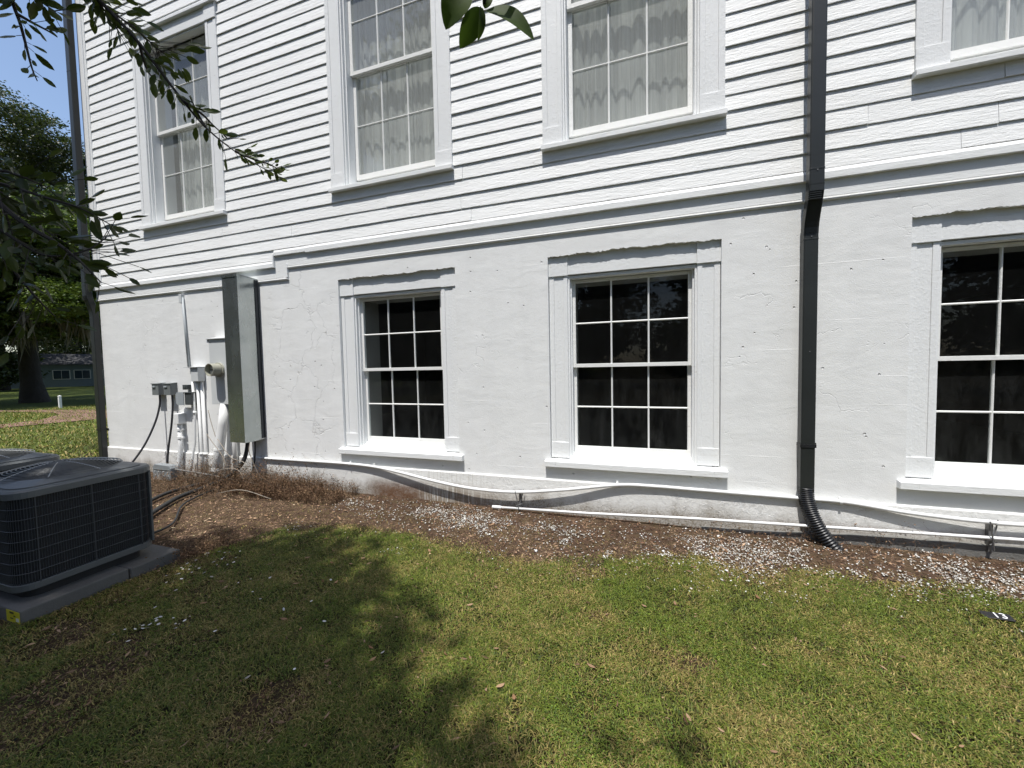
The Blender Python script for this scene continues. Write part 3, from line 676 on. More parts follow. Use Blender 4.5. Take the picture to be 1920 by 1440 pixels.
for k, (pts, r, lab) in enumerate([
    ([(-6.13, -.04, 1.40), (-6.12, -.04, .95), (-6.135, -.05, .52), (-6.17, -.09, .20), (-6.19, -.11, -.02)], .016, 'left one of the three white conduits under the cable box'),
    ([(-6.03, -.035, 1.405), (-6.03, -.035, .35), (-6.02, -.04, -.02)], .020, 'middle one of the three white conduits under the cable box'),
    ([(-5.95, -.03, 1.405), (-5.95, -.03, .35), (-5.93, -.035, -.02)], .022, 'right one of the three white conduits under the cable box')]):
    m = MB(); m.tube(pts, r, 12); q = Vector(pts[1]); m.tube([q - Vector((0, 0, .02)), q + Vector((0, 0, .02))], r * 1.35, 12)
    thing_mesh('wall_conduit', m, M['pvc'], lab, 'conduit', 'white conduits under the cable box', smooth=True)
t = empty('vent_pipe', (-6.43, -.05, 0), 'short white capped pipe with clamps below the utility box', 'pipe'); P = local(t)
m = MB(); m.box(-6.475, -6.375, -.105, -.001, .78, .935); P(m.build('cap', M['pvc'], bevel=.006))
m = MB(); m.tube([(-6.43, -.052, .78), (-6.43, -.055, .45), (-6.46, -.07, .2), (-6.47, -.08, -.02)], .032, 14); P(m.build('pipe', M['pvc'], smooth=True))
for z in (.68, .56): m = MB(); m.tube([(-6.43, -.053, z), (-6.43, -.053, z + .03)], .040, 14); m.box(-6.40, -6.36, -.07, -.04, z + .005, z + .025); P(m.build('clamp', M['pvc']))

t = empty('junction_box', (-6.46, -.25, .0), 'light grey riveted junction box lying low behind the air conditioners', 'junction box'); P = local(t)
m = MB(); ch = [(-.19, -.03), (.18, -.02), (.19, .15), (.165, .19), (-.15, .20), (-.19, .16)]
m.add([(-6.46 + a, -.30, .03 + b) for a, b in ch] + [(-6.46 + a, -.215, .03 + b) for a, b in ch], [(0, 1, 2, 3, 4, 5), (11, 10, 9, 8, 7, 6)] + [(i, (i + 1) % 6, 6 + (i + 1) % 6, 6 + i) for i in range(6)])
P(m.build('housing', plain('weathered box paint', (.24, .26, .27), .5, .2, 50), bevel=.006))
m = MB(); m.box(-6.63, -6.29, -.306, -.30, .155, .163); m.box(-6.462, -6.458, -.304, -.30, .035, .15); P(m.build('cover_seam', M['greybox']))
for x in (-6.60, -6.52, -6.42, -6.32):
    for z in (.07, .13): m = MB(); m.tube([(x, -.308, z), (x, -.298, z)], .007, 8); P(m.build('rivet', M['palebox']))
m = MB(); m.tube([(-6.25, -.25, .165), (-5.6, -.22, .12), (-5.0, -.16, .035), (-4.86, -.15, .02)], .012, 10)
thing_mesh('steel_conduit', m, M['rod'], 'thin rusty grey conduit lying across the weeds from the junction box', 'conduit', smooth=True)
for k, (pts, r, lab) in enumerate([
    ([(-4.98, -.10, .75), (-5.00, -.13, .50), (-5.10, -.16, .28), (-5.35, -.20, .10), (-5.55, -.42, .05), (-5.56, -.75, .045), (-5.36, -1.15, .04), (-5.10, -1.7, .05), (-5.0, -1.95, .2)], .020, 'left one of the black insulated lines leaving the metal chute'),
    ([(-4.93, -.16, .75), (-4.94, -.18, .50), (-5.0, -.22, .30), (-5.2, -.30, .12), (-5.30, -.55, .05), (-5.22, -.85, .045), (-4.9, -1.3, .045), (-4.5, -1.75, .06), (-4.35, -1.95, .2)], .024, 'middle one of the black insulated lines leaving the metal chute'),
    ([(-4.88, -.10, .75), (-4.88, -.12, .40), (-4.93, -.15, .15), (-5.06, -.25, .05), (-5.15, -.5, .03), (-4.95, -.95, .03), (-4.4, -1.4, .03), (-4.15, -1.9, .1)], .010, 'thin right one of the black lines leaving the metal chute')]):
    m = MB(); m.tube(smooth_path(pts), r, 12); thing_mesh('refrigerant_line', m, M['foam'], lab, 'pipe', 'black insulated lines leaving the metal chute', smooth=True)

# ---------------------------------------------------------------- air conditioners
def rrect(x0, x1, y0, y1, r, n=6):
    out = []
    for cx, cy, a0 in ((x1 - r, y1 - r, 0), (x0 + r, y1 - r, 90), (x0 + r, y0 + r, 180), (x1 - r, y0 + r, 270)):
        for k in range(n + 1): a = R(a0 + 90 * k / n); out.append((cx + r * math.cos(a), cy + r * math.sin(a)))
    return out
def rr_sample(x0, x1, y0, y1, r, step):
    P = rrect(x0, x1, y0, y1, r, 8); P.append(P[0]); out = []; acc = 0
    for a, b in zip(P, P[1:]):
        L = math.hypot(b[0] - a[0], b[1] - a[1]); 
        if L < 1e-6: continue
        while acc < L:
            q = acc / L; out.append((a[0] + (b[0] - a[0]) * q, a[1] + (b[1] - a[1]) * q, math.atan2(b[1] - a[1], b[0] - a[0]))); acc += step
        acc -= L
    return out
def make_ac():
    hw = .372; t = empty('air_conditioner', (0, 0, 0)); zt = .80; zb = .152
    m = MB(); m.zprism(rrect(-hw + .015, hw - .015, -hw + .015, hw - .015, .09), zb + .05, zt - .04)
    m.build('coil', M['acdark'], t)
    m = MB(); m.zprism(rrect(-hw, hw, -hw, hw, .10), zb, zb + .045); m.build('base_pan', M['acgrey'], t, bevel=.004)
    m = MB(); m.zprism(rrect(-hw + .06, hw - .06, -hw + .06, hw - .06, .08), .080, zb); m.build('base_feet', M['acdark'], t)
    m = MB()   # vertical fins / louvre wires
    for x, y, a in rr_sample(-hw + .006, hw - .006, -hw + .006, hw - .006, .095, .0125):
        m.tube([(x, y, zb + .045), (x, y, zt - .045)], .0016, 3, cap=False)
    for k in range(1, 8):
        z = zb + .045 + (zt - zb - .09) * k / 8; rp = rrect(-hw + .002, hw - .002, -hw + .002, hw - .002, .098)
        m.tube([(x, y, z) for x, y in rp] + [(rp[0][0], rp[0][1], z)], .0023, 4, cap=False)
    m.build('coil_guard', M['acwire'], t)
    for x, y in ((hw, .0), (hw, hw - .10), (-hw, 0), (0, -hw), (hw, -hw + .1)): m = MB(); m.box(x - .002, x + .002, y - .002, y + .002, zb + .04, zt - .04); m.build('guard_post', M['acwire'], t)
    m = MB(); m.box(hw - .03, hw - .002, hw - .035, hw - .022, zb + .04, zt - .04); m.build('corner_post', M['acgrey'], t)
    # top: lip, sloping deck up to the fan ring
    m = MB(); n = 28; rings = []
    def ringpts(rr, z): return [(x, y, z) for x, y in rr]
    r0 = rrect(-hw - .012, hw + .012, -hw - .012, hw + .012, .11); r1 = rrect(-hw + .0, hw, -hw, hw, .10); r2 = rrect(-hw + .03, hw - .03, -hw + .03, hw - .03, .10)
    nn = len(r0)
    circ = []
    for x, y in r0: a = math.atan2(y, x); circ.append((.325 * math.cos(a), .325 * math.sin(a)))
    L = [ringpts(r0, zt - .048), ringpts(r0, zt - .008), ringpts(r1, zt + .004), ringpts(r2, zt + .006), ringpts(r2, zt + .013), ringpts(circ, zt + .040), ringpts(circ, zt + .02)]
    m.add([p for l in L for p in l], [(j * nn + i, j * nn + (i + 1) % nn, (j + 1) * nn + (i + 1) % nn, (j + 1) * nn + i) for j in range(len(L) - 1) for i in range(nn)])
    m.build('top_deck', M['acgrey'], t)
    m = MB(); m.zprism([(.32 * math.cos(2 * math.pi * k / 32), .32 * math.sin(2 * math.pi * k / 32)) for k in range(32)], zt - .06, zt - .03); m.build('fan_well', M['acdark'], t)
    m = MB()
    for k in range(5):
        a = 2 * math.pi * k / 5; c, s = math.cos(a), math.sin(a); q = lambda r, w_, z: (r * c - w_ * s, r * s + w_ * c, z)
        m.add([q(.05, -.05, zt - .02), q(.30, -.11, zt - .025), q(.30, .09, zt + .015), q(.05, .04, zt + .01)], [(0, 1, 2, 3)])
    m.tube([(0, 0, zt - .03), (0, 0, zt + .03)], .06, 20); m.build('fan', M['acdark'], t)
    m = MB()   # domed wire grille
    dome = lambda r: zt + .040 + .055 * math.cos(min(1, r / .33) * math.pi / 2)
    for k in range(1, 17):
        r = .33 * k / 16.5; m.tube([(r * math.cos(2 * math.pi * j / 40), r * math.sin(2 * math.pi * j / 40), dome(r)) for j in range(41)], .0033, 4, cap=False)
    m.build('fan_grille', M['acgrey'], t); m = MB()
    for k in range(8):
        a = 2 * math.pi * (k + .3) / 8; m.tube([(r * math.cos(a), r * math.sin(a), dome(r) + .001) for r in [.05 + .28 * j / 8 for j in range(9)]], .0038, 4, cap=False)
    m.build('grille_rib', M['rib'], t)  # ribs coloured brighter than the grille to imitate reflections
    return t
ac1 = make_ac(); ac1.location = (-4.072, -2.262, 0)
tag(ac1, 'nearest dark grey air conditioner on the stickered concrete pad', 'air conditioner', 'air conditioners beside the house')
ac2 = ac1.copy(); COL.objects.link(ac2); ac2.location = (-5.375, -2.235, 0)
ac2['label'] = 'air conditioner half hidden behind the nearer one at the left edge'
for ch in list(ac1.children): c = ch.copy(); COL.objects.link(c); c.parent = ac2
def pad(x0, x1, y0, y1, label, sticker):
    t = empty('concrete_pad', ((x0 + x1) / 2, (y0 + y1) / 2, 0), label, 'concrete pad', 'concrete pads under the air conditioners'); P = local(t)
    m = MB(); ym = y0 + (y1 - y0) * .62
    m.box(x0, x1, y0, ym - .003, -.05, .085); m.box(x0, x1 + .01, ym + .003, y1, -.05, .079); P(m.build('slab', M['concrete'], bevel=.008))
    if sticker:
        m = MB(); m.box(x1 - .150, x1 - .003, y0 - .0015, y0, .006, .078); o = P(m.build('sticker', M['yellow']))
        m = MB(); m.box(x1 - .110, x1 - .065, y0 - .0025, y0 - .0015, .060, .072); m.box(x1 - .105, x1 - .075, y0 - .0025, y0 - .0015, .028, .034)
        m.box(x1 - .068, x1 - .048, y0 - .0025, y0 - .0015, .044, .052); P(m.build('sticker_print', M['ink']))
        m = MB(); m.box(x1 - .042, x1 - .010, y0 - .0024, y0 - .0015, .018, .040); P(m.build('sticker_panel', M['white']))
    return t
pad(-4.58, -3.608, -2.665, -1.80, 'concrete pad with a yellow sticker under the nearest air conditioner', True)
pad(-5.90, -4.90, -2.70, -1.80, 'concrete pad under the half hidden air conditioner', False)

# ---------------------------------------------------------------- plant helpers
LEAF_V = np.array([[0, 0, 0], [.22, .33, .05], [.22, 0, -.03], [.22, -.33, .05], [.55, .48, .06], [.55, 0, -.05], [.55, -.48, .06], [.82, .30, .03], [.82, 0, -.03], [.82, -.30, .03], [1, 0, 0]])
LEAF_T = np.array([[0, 2, 1], [0, 3, 2], [1, 2, 5], [1, 5, 4], [2, 3, 6], [2, 6, 5], [4, 5, 8], [4, 8, 7], [5, 6, 9], [5, 9, 8], [7, 8, 10], [8, 9, 10]])
SL_V = np.array([[0, 0, 0], [.45, .5, .08], [.45, -.5, .08], [1, 0, -.06]]); SL_T = np.array([[0, 2, 1], [1, 2, 3]])
def leaves(P, Dv, Ln, Wd, col, simple=True, roll=None, r=rng):
    """instance a leaf template at P along Dv; returns V,T,C"""
    tv, tt = (SL_V, SL_T) if simple else (LEAF_V, LEAF_T); n = len(P)
    Dv = Dv / np.linalg.norm(Dv, axis=1, keepdims=True)
    rnd = r.normal(size=(n, 3)) if roll is None else roll
    B = np.cross(Dv, rnd); B /= np.linalg.norm(B, axis=1, keepdims=True) + 1e-9; N = np.cross(Dv, B)
    V = P[:, None] + Dv[:, None] * (tv[None, :, 0:1] * Ln[:, None, None]) + B[:, None] * (tv[None, :, 1:2] * Wd[:, None, None]) + N[:, None] * (tv[None, :, 2:3] * Ln[:, None, None])
    T = (np.arange(n)[:, None, None] * len(tv) + tt[None]).reshape(-1, 3)
    C = np.repeat(col, len(tv), axis=0)
    return V.reshape(-1, 3), T, C
def merge(parts):
    Vs, Ts, Cs = [], [], []; n = 0
    for V, T, C in parts: Vs.append(V); Ts.append(T + n); Cs.append(C); n += len(V)
    return np.concatenate(Vs), np.concatenate(Ts), np.concatenate(Cs)
def greens(n, a, b, r=rng, j=.25):
    q = r.random((n, 1)); return (np.array(a) * (1 - q) + np.array(b) * q) * (1 + j * r.normal(size=(n, 1)) * .5).clip(.4, 1.7)
def clumps(n_cl, centre, rad, r, flat=1., shell=.55):
    """clump centres in an ellipsoid, biased to the outside"""
    d = r.normal(size=(n_cl, 3)); d /= np.linalg.norm(d, axis=1, keepdims=True)
    q = (shell + (1 - shell) * r.random((n_cl, 1))) ; return np.array(centre) + d * q * np.array(rad)
def crown(name, ell, n_cl, per, cl_r, leaf, a, b, parent, mat, seed, up=.3, cut=None):
    r = np.random.default_rng(seed); out = []
    for (c, rad), k in zip(ell, n_cl):
        C = clumps(k, c, rad, r)
        if cut is not None: C = C[cut(C)]
        cr = cl_r * r.uniform(.6, 1.4, (len(C), 1, 1))
        off = r.normal(size=(len(C), per, 3)); off /= np.linalg.norm(off, axis=2, keepdims=True); off *= r.random((len(C), per, 1)) ** .5 * cr; off[..., 2] *= .55
        Pp = (C[:, None] + off).reshape(-1, 3); n = len(Pp)
        Dv = r.normal(size=(n, 3)); Dv[:, 2] = Dv[:, 2] * .5 - .15
        cc = np.repeat(greens(len(C), a, b, r, .3), per, axis=0) * (1 + .15 * r.normal(size=(n, 1)))
        L = leaf * r.uniform(.6, 1.3, n); out.append(leaves(Pp, Dv, L, L * .45, cc.clip(.005, 1), True, r=r))
    V, T, C = merge(out); return tri_mesh(name, V, T, mat, parent, col=C)
def trunk_mesh(name, limbs, parent, mat, seg=12):
    m = MB()
    for pts, rr in limbs: 
        sp = smooth_path(pts, 4); rads = list(np.interp(np.linspace(0, len(rr) - 1, len(sp)), range(len(rr)), rr)); m.tube(sp, rads, seg)
    o = m.build(name, mat, parent, smooth=True); return o

# ---------------------------------------------------------------- far trees, left of the house
oak = empty('live_oak', (-33, 8.6, 0), 'massive dark live oak with hanging grey moss beyond the lawn', 'tree')
L_ = Matrix.Translation((33, -8.6, 0))
def pw(o, root):
    o.parent = root; o.matrix_parent_inverse = Matrix.Translation(-Vector(root.location)); return o
pw(trunk_mesh('trunk', [([(-33, 8.6, -.2), (-33, 8.5, 1.2), (-33.1, 8.5, 3.2), (-33, 8.6, 5.2)], [.66, .42, .38, .34]),
    ([(-33, 8.6, 4.2), (-30.5, 8.0, 6), (-27.5, 7.4, 7.4)], [.55, .4, .15]), ([(-33, 8.6, 4.4), (-35.5, 6.5, 7), (-37, 4.5, 9)], [.6, .4, .15]),
    ([(-33, 8.6, 5), (-32, 10.5, 8), (-30, 12, 10.5)], [.6, .4, .15]), ([(-33, 8.6, 5), (-33, 7, 8), (-32, 5, 10.5)], [.5, .35, .15])], None, M['bark']), oak)
pw(crown('crown', [((-33, 7.5, 7.9), (8.0, 8, 3.6)), ((-28.5, 8.2, 5.4), (3.0, 3.0, 2.2)), ((-37, 2.5, 5.4), (5, 4, 3.0)), ((-26, 9.8, 6.5), (2.5, 2.5, 2.5)), ((-31.5, 5.8, 5.0), (3.2, 3, 1.9)), ((-29.5, 9, 9.6), (3, 3, 2))], [1500, 260, 420, 160, 260, 160], 70, .62, .22, (.022, .036, .009), (.055, .088, .018), None, M['leaf'], 3), oak)
# moss
r = np.random.default_rng(5); n = 1500
hx = np.concatenate([r.uniform(-29.5, -25.0, 900), r.uniform(-32.5, -29.5, 600)]); hy = 7.9 + r.normal(size=n) * .8 + (hx + 28) * .1
grp = fbm(hx, hy, .7, 77); top = 4.6 + r.random(n) * .6; ln = (grp * 4.2 - .6).clip(.3, 3.2) * r.uniform(.5, 1, n)
Pm = np.stack([hx, hy, top], 1); Dm = np.stack([r.normal(size=n) * .05, r.normal(size=n) * .05, -np.ones(n)], 1)
V, T, C = leaves(Pm, Dm, ln, np.full(n, .10), greens(n, (.16, .15, .13), (.26, .245, .21), r), True, r=r)
pw(tri_mesh('hanging_moss', V, T, M['moss'], col=C), oak)

tall = empty('umbrella_tree', (-49, 10, 0), 'tall tree with a rounded flat-topped crown against the blue sky', 'tree')
pw(trunk_mesh('trunk', [([(-49, 10, -.2), (-49, 10, 8), (-48.5, 10, 14.5)], [.6, .5, .38]), ([(-48.5, 10, 14), (-47.5, 13, 16.6), (-46, 16, 18.6)], [.3, .2, .08]), ([(-48.5, 10, 14), (-49, 8.5, 17.5), (-50, 7.5, 20)], [.3, .2, .08]), ([(-48.5, 10, 13.5), (-45, 10.5, 16.3), (-43, 11.5, 18.5)], [.26, .2, .08]), ([(-48.5, 10, 14), (-48, 14, 16.0), (-47, 18, 17.8)], [.25, .16, .06])], None, M['bark']), tall)
pw(crown('crown', [((-48, 9.5, 19.9), (8.5, 9.0, 2.7)), ((-47, 15.5, 18.9), (5, 5.5, 1.7))], [800, 220], 80, .75, .22, (.018, .028, .008), (.042, .058, .016), None, M['leaf'], 8), tall)
mid = empty('broadleaf_tree', (-22.5, 10.2, 0), 'light green leafy tree just beyond the path, close to the house corner', 'tree')
pw(trunk_mesh('trunk', [([(-25.4, 11.0, -.1), (-25.3, 10.9, 3), (-25, 10.6, 6)], [.26, .2, .1])], None, M['bark']), mid)
pw(crown('crown', [((-25, 10.6, 7.6), (2.6, 2.0, 3.4)), ((-25.0, 7.7, 7.4), (1.1, 1.0, 1.6)), ((-25.6, 6.2, 8.4), (1.1, 1.2, 1.1)), ((-25.5, 6.8, 5.0), (1.4, 1.2, 1.0)), ((-25.0, 7.9, 4.4), (1.2, .9, .8))], [200, 130, 110, 130, 90], 60, .42, .15, (.060, .100, .012), (.125, .175, .024), None, M['leaf'], 12), mid)
sp2 = empty('spreading_tree', (-67, 19, 0), 'wide dark spreading tree added to shade the far cottage', 'tree')  # wide crown added to darken the cottage under it
trunk_mesh('trunk', [([(0, 0, -.2), (0, 0, 4), (.3, 0, 9)], [.7, .5, .2])], sp2, M['bark'])
crown('crown', [((0, 0, 8.4), (13, 12, 3.6))], [700], 50, 1.1, .42, (.016, .026, .007), (.036, .052, .012), sp2, M['leaf'], 23)
# background trees, copies of one; those behind the camera added to darken reflections
bt = empty('background_tree', (-60, 14, 0), 'dark background tree', 'tree', 'dark trees closing the background')
o = trunk_mesh('trunk', [([(0, 0, -.2), (0, 0, 3), (.3, 0, 7)], [.6, .45, .2])], bt, M['bark']); 
o = crown('crown', [((0, 0, 7.0), (5.0, 5.0, 5.8)), ((1.5, -1, 2.6), (5, 4, 2.4))], [330, 130], 50, 1.0, .42, (.016, .026, .007), (.036, .052, .012), bt, M['leaf'], 21)
spots = [(-62, 4, .9, 'leftmost of the dark trees closing the background'), (-64, 14, 1.0, 'second dark background tree from the left, behind the oak trunk'), (-82, 32, 1.2, 'dark background tree behind the pale cottage'), (-50, 31, 1.05, 'dark background tree right of the cottage'), (-46, 38, 1.0, 'rightmost dark background tree, next to the house corner'), (-78, 7, 1.4, 'distant dark tree filling the gap left of the live oak trunk'), (-16, -22, 1.1, 'unseen dark tree southwest of the lawn, added to darken reflections'), (-5, -27, 1.2, 'unseen dark tree straight across the lawn from the house, added for reflections'), (7, -24, 1.15, 'unseen dark tree across from the right end of the house, added to block low sky'), (18, -17, 1.1, 'unseen dark tree past the right end of the lawn, added to block low sky'), (-24, -12, 1.15, 'nearer of two unseen dark trees added west of the near lawn for the chute reflection'), (-33, -17, 1.2, 'farther of two unseen dark trees added west of the near lawn for the chute reflection'), (-19, -19, 1.1, 'unseen dark tree southwest of the air conditioners, added for the chute reflection'), (-55, -8, 1.0, 'dark tree standing beyond the left edge of the lawn')]
for k, (x, y, s, lab) in enumerate(spots):
    if k == 0: q = bt
    else:
        q = bt.copy(); COL.objects.link(q)
        for ch in list(bt.children): c = ch.copy(); COL.objects.link(c); c.parent = q
    q.location = (x, y, 0); q.scale = (s, s, s); q.rotation_euler = (0, 0, k * 1.3); q['label'] = lab
# cottage
cot = empty('cottage', (-71, 25, 0), 'low pale cottage far behind the oak, deep shade put into its wall colour', 'cottage'); P = local(cot)
rot = Matrix.Translation((-71, 25, 0)) @ Matrix.Rotation(R(65), 4, 'Z')
def cl(m): m.v = [tuple(rot @ Vector(p)) for p in m.v]; return m
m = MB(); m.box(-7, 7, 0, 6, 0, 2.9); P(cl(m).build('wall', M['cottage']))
m = MB(); m.add([(-7.5, -.5, 2.9), (7.5, -.5, 2.9), (7.5, 6.5, 2.9), (-7.5, 6.5, 2.9), (-6, 3, 4.4), (6, 3, 4.4)], [(0, 1, 5, 4), (1, 2, 5), (2, 3, 4, 5), (3, 0, 4), (0, 3, 2, 1)]); P(cl(m).build('roof', M['roof']))
for xx in (-5, -2.6, .4, 2.2, 4.8):
    m = MB(); m.box(xx - .75, xx + .75, -.05, -.01, 1.0, 2.2); f = P(cl(m).build('window', M['post']))
    m = MB(); m.box(xx - .68, xx - .02, -.07, -.051, 1.06, 2.14); m.box(xx + .02, xx + .68, -.07, -.051, 1.06, 2.14); P(cl(m).build('window_glass', plain('cottage glass', (.03, .05, .07), .08, 0, 10)))
pz = MB(); pz.box(-.045, .045, -.045, .045, -.1, .50); pz.box(-.05, .05, -.05, .05, .53, .56); pz.add([(-.05, -.05, .56), (.05, -.05, .56), (.05, .05, .56), (-.05, .05, .56), (0, 0, .60)], [(0, 1, 4), (1, 2, 4), (2, 3, 4), (3, 0, 4)]); pz.box(-.036, .036, -.036, .036, .5, .53)
o = thing_mesh('marker_post', pz, M['post'], 'small white post standing on the far lawn in front of the oak', 'post'); o.location = (-25.7, 6.6, 0)

# ---------------------------------------------------------------- shade tree behind the camera, with twigs hanging into the picture
shade = empty('shade_tree', (-3.6, -11.5, 0), 'live oak overhead whose leafy twigs hang into the top left of the view', 'tree'); 
limbs = [([(-3.6, -11.5, -.2), (-3.6, -11.5, 2.5), (-3.5, -11.2, 5), (-3.4, -10.2, 8), (-3.4, -8.8, 10.8)], [.62, .48, .42, .28, .10]),
    ([(-3.5, -11.3, 5.0), (-3.4, -9.2, 5.9), (-3.6, -6.6, 6.0), (-3.9, -4.7, 5.3), (-3.9, -3.5, 4.5)], [.20, .16, .10, .05, .014]), ([(-3.4, -10.4, 7), (-1.4, -9.0, 9), (.6, -7.8, 10.5), (2, -7, 11.5)], [.24, .18, .12, .05]),
    ([(-3.4, -10.4, 7), (-5.8, -9.0, 9), (-7.2, -7.8, 10.5), (-8.5, -7, 11.5)], [.24, .16, .1, .05]), ([(-3.4, -10, 8), (-3.6, -8.0, 9.6), (-3.5, -6.4, 10.8)], [.2, .12, .05]), ([(-3.4, -10.6, 7), (-2.6, -12.0, 9.5), (-1.5, -13.5, 11.5)], [.24, .16, .07]),
    ([(-3.6, -6.6, 6.0), (-1.6, -5.4, 6.0), (.2, -4.7, 5.5)], [.07, .045, .014]), ([(-3.9, -5.0, 5.4), (-4.4, -4.7, 4.9), (-4.6, -4.3, 4.4)], [.05, .03, .014])]
pw(trunk_mesh('trunk', limbs, None, M['bark']), shade)
# crown: leaf clumps, thinned to the broken shade on the grass below (sun comes steeply over the crown)
tx, ty = math.tan(R(SUN_AZ)) / math.tan(R(SUN_EL)), 1 / math.tan(R(SUN_EL))
def shade_want(x, y):
    """how closed the crown is above the ground point (x,y)"""
    edge = np.interp(x, [-8.5, -6.8, -5.0, -3.6, -2.8, -2.3, -1.75, -1.25, -.8, -.3, .5, 1., 2.4, 4], [-3.4, -2.5, -2.05, -1.75, -1.35, -1.45, -1.85, -2.25, -2.6, -3.1, -3.1, -2.6, -1.9, -1.7])
    d = edge - y + (fbm(x, y, .8, 90) - .5) * .8
    base = sstep(-.75, 1.25, d); hole = 1 - .35 * sstep(.62, .74, fbm(x, y, .7, 95)) 
    east = np.interp(x, [-1.2, .2, 1.2, 4], [1., .8, .6, .6]); base = np.maximum(base, .06 * sstep(-1.9, -2.5, y) * sstep(.45, .7, fbm(x, y, .7, 97)))
    return base * hole * np.where(y < -4.2, 1., east) * np.where(y < -4.2, 1., sstep(-8.8, -7.6, x))
r = np.random.default_rng(9); n = 190000
gx_ = r.uniform(-10.5, 3.6, n); gy_ = r.uniform(-10, -.9, n); keep = r.random(n) < shade_want(gx_, gy_) * np.interp(gx_, [0, 2.], [1., .6]) * .46; gx_, gy_ = gx_[keep], gy_[keep]
zz = 9.5 + 2.0 * fbm(gx_, gy_, 2.5, 99) + 2.2 * r.random(len(gx_))
Pp = np.stack([gx_ - zz * tx, gy_ - zz * ty, zz], 1); n = len(Pp); Dv = r.normal(size=(n, 3)); Dv[:, 2] *= .35
rl = np.stack([r.normal(size=n) * .3, r.normal(size=n) * .3, np.ones(n)], 1)
V, T, C = leaves(Pp, Dv, r.uniform(.16, .30, n), r.uniform(.08, .14, n), greens(n, (.03, .05, .012), (.07, .10, .02), r), True, roll=rl, r=r)
pw(tri_mesh('crown', V, T, M['leaf'], col=C), shade)

def pix(px, py, d):  # direction helper used to lay out the near twigs
    v = (_r3 * (px - 960) - _u3 * (py - 720) + _f * 722.8); return CAM + v.normalized() * d
def spray(pts, dens, L, seed, spread=.05, root=shade, name='branch', r0=.006, a=(.030, .048, .012), b=(.075, .10, .02), up=0, simple=False, sub=None):
    """a twig with leaves; pts is a polyline in metres"""
    r = np.random.default_rng(seed); sp = smooth_path(pts, 6); parts = []
    m = MB(); m.tube(sp, list(np.linspace(r0, .0016, len(sp))), 6)
    S = np.array([list(p) for p in sp]); seglen = np.linalg.norm(np.diff(S, axis=0), axis=1); cum = np.concatenate([[0], np.cumsum(seglen)]); tot = cum[-1]
    n = int(tot * dens); q = np.sort(r.random(n)) * tot; P0 = np.stack([np.interp(q, cum, S[:, k]) for k in range(3)], 1)
    tang = np.stack([np.interp(q, cum, np.gradient(S[:, k])) for k in range(3)], 1); tang /= np.linalg.norm(tang, axis=1, keepdims=True)
    off = r.normal(size=(n, 3)); off -= (off * tang).sum(1, keepdims=True) * tang; off /= np.linalg.norm(off, axis=1, keepdims=True)
    ext = spread * r.random((n, 1)) ** 1.5; base = P0 + off * ext + tang * ext * .8
    Dv = tang * .65 + off * .95 + np.array([0, 0, -.12]); LL = L * r.uniform(.6, 1.15, n)
    V, T, C = leaves(base, Dv, LL, LL * .44, greens(n, a, b, r), simple, r=r)
    for k in range(n):
        if ext[k, 0] > spread * .25: m.tube([P0[k], base[k]], .0012, 3, cap=False)
    nv = len(m.v); tw = m.build(name, M['twig']); pw(tw, root)
    lf = tri_mesh('foliage', V, T, M['leaf'], col=C, smooth=True); lf.parent = tw
    return tw
A = lambda *q: [pix(*p) for p in q]
TOP = Vector((-3.9, -3.52, 4.5))
# long branch reaching down to the right across the first upper window
spray([TOP] + A((60, -150, 2.9), (150, -40, 2.75), (205, 20, 2.65), (262, 82, 2.55), (330, 172, 2.45), (385, 238, 2.38), (450, 290, 2.3), (530, 335, 2.25)), 55, .052, 41, .05, r0=.011)
spray(A((150, -40, 2.75), (195, 10, 2.72), (255, 55, 2.7), (300, 95, 2.7), (335, 115, 2.7)), 190, .060, 42, .14)
spray(A((120, -60, 2.75), (165, -20, 2.72), (200, 25, 2.7), (225, 62, 2.7)), 150, .060, 43, .11)
spray(A((262, 82, 2.55), (268, 110, 2.55), (280, 138, 2.56), (295, 150, 2.56)), 62, .058, 44, .035)
spray(A((385, 238, 2.38), (375, 220, 2.4), (355, 180, 2.42)), 40, .055, 45, .03)
spray(A((440, 283, 2.3), (480, 300, 2.3), (505, 308, 2.28), (530, 322, 2.25)), 130, .042, 46, .05)
spray(A((345, 190, 2.43), (380, 215, 2.4), (400, 235, 2.4), (430, 262, 2.4)), 66, .050, 47, .05)
# twig against the sky
spray([TOP] + A((0, -120, 2.9), (20, -10, 2.8), (38, 45, 2.75), (50, 90, 2.7), (60, 128, 2.68), (70, 152, 2.66)), 62, .060, 48, .045, r0=.008)
spray(A((30, 25, 2.76), (60, 42, 2.76), (90, 58, 2.76), (108, 70, 2.76)), 60, .058, 49, .04)
spray(A((40, -60, 2.8), (60, -20, 2.75), (80, 5, 2.75), (105, 22, 2.75)), 190, .070, 50, .09)
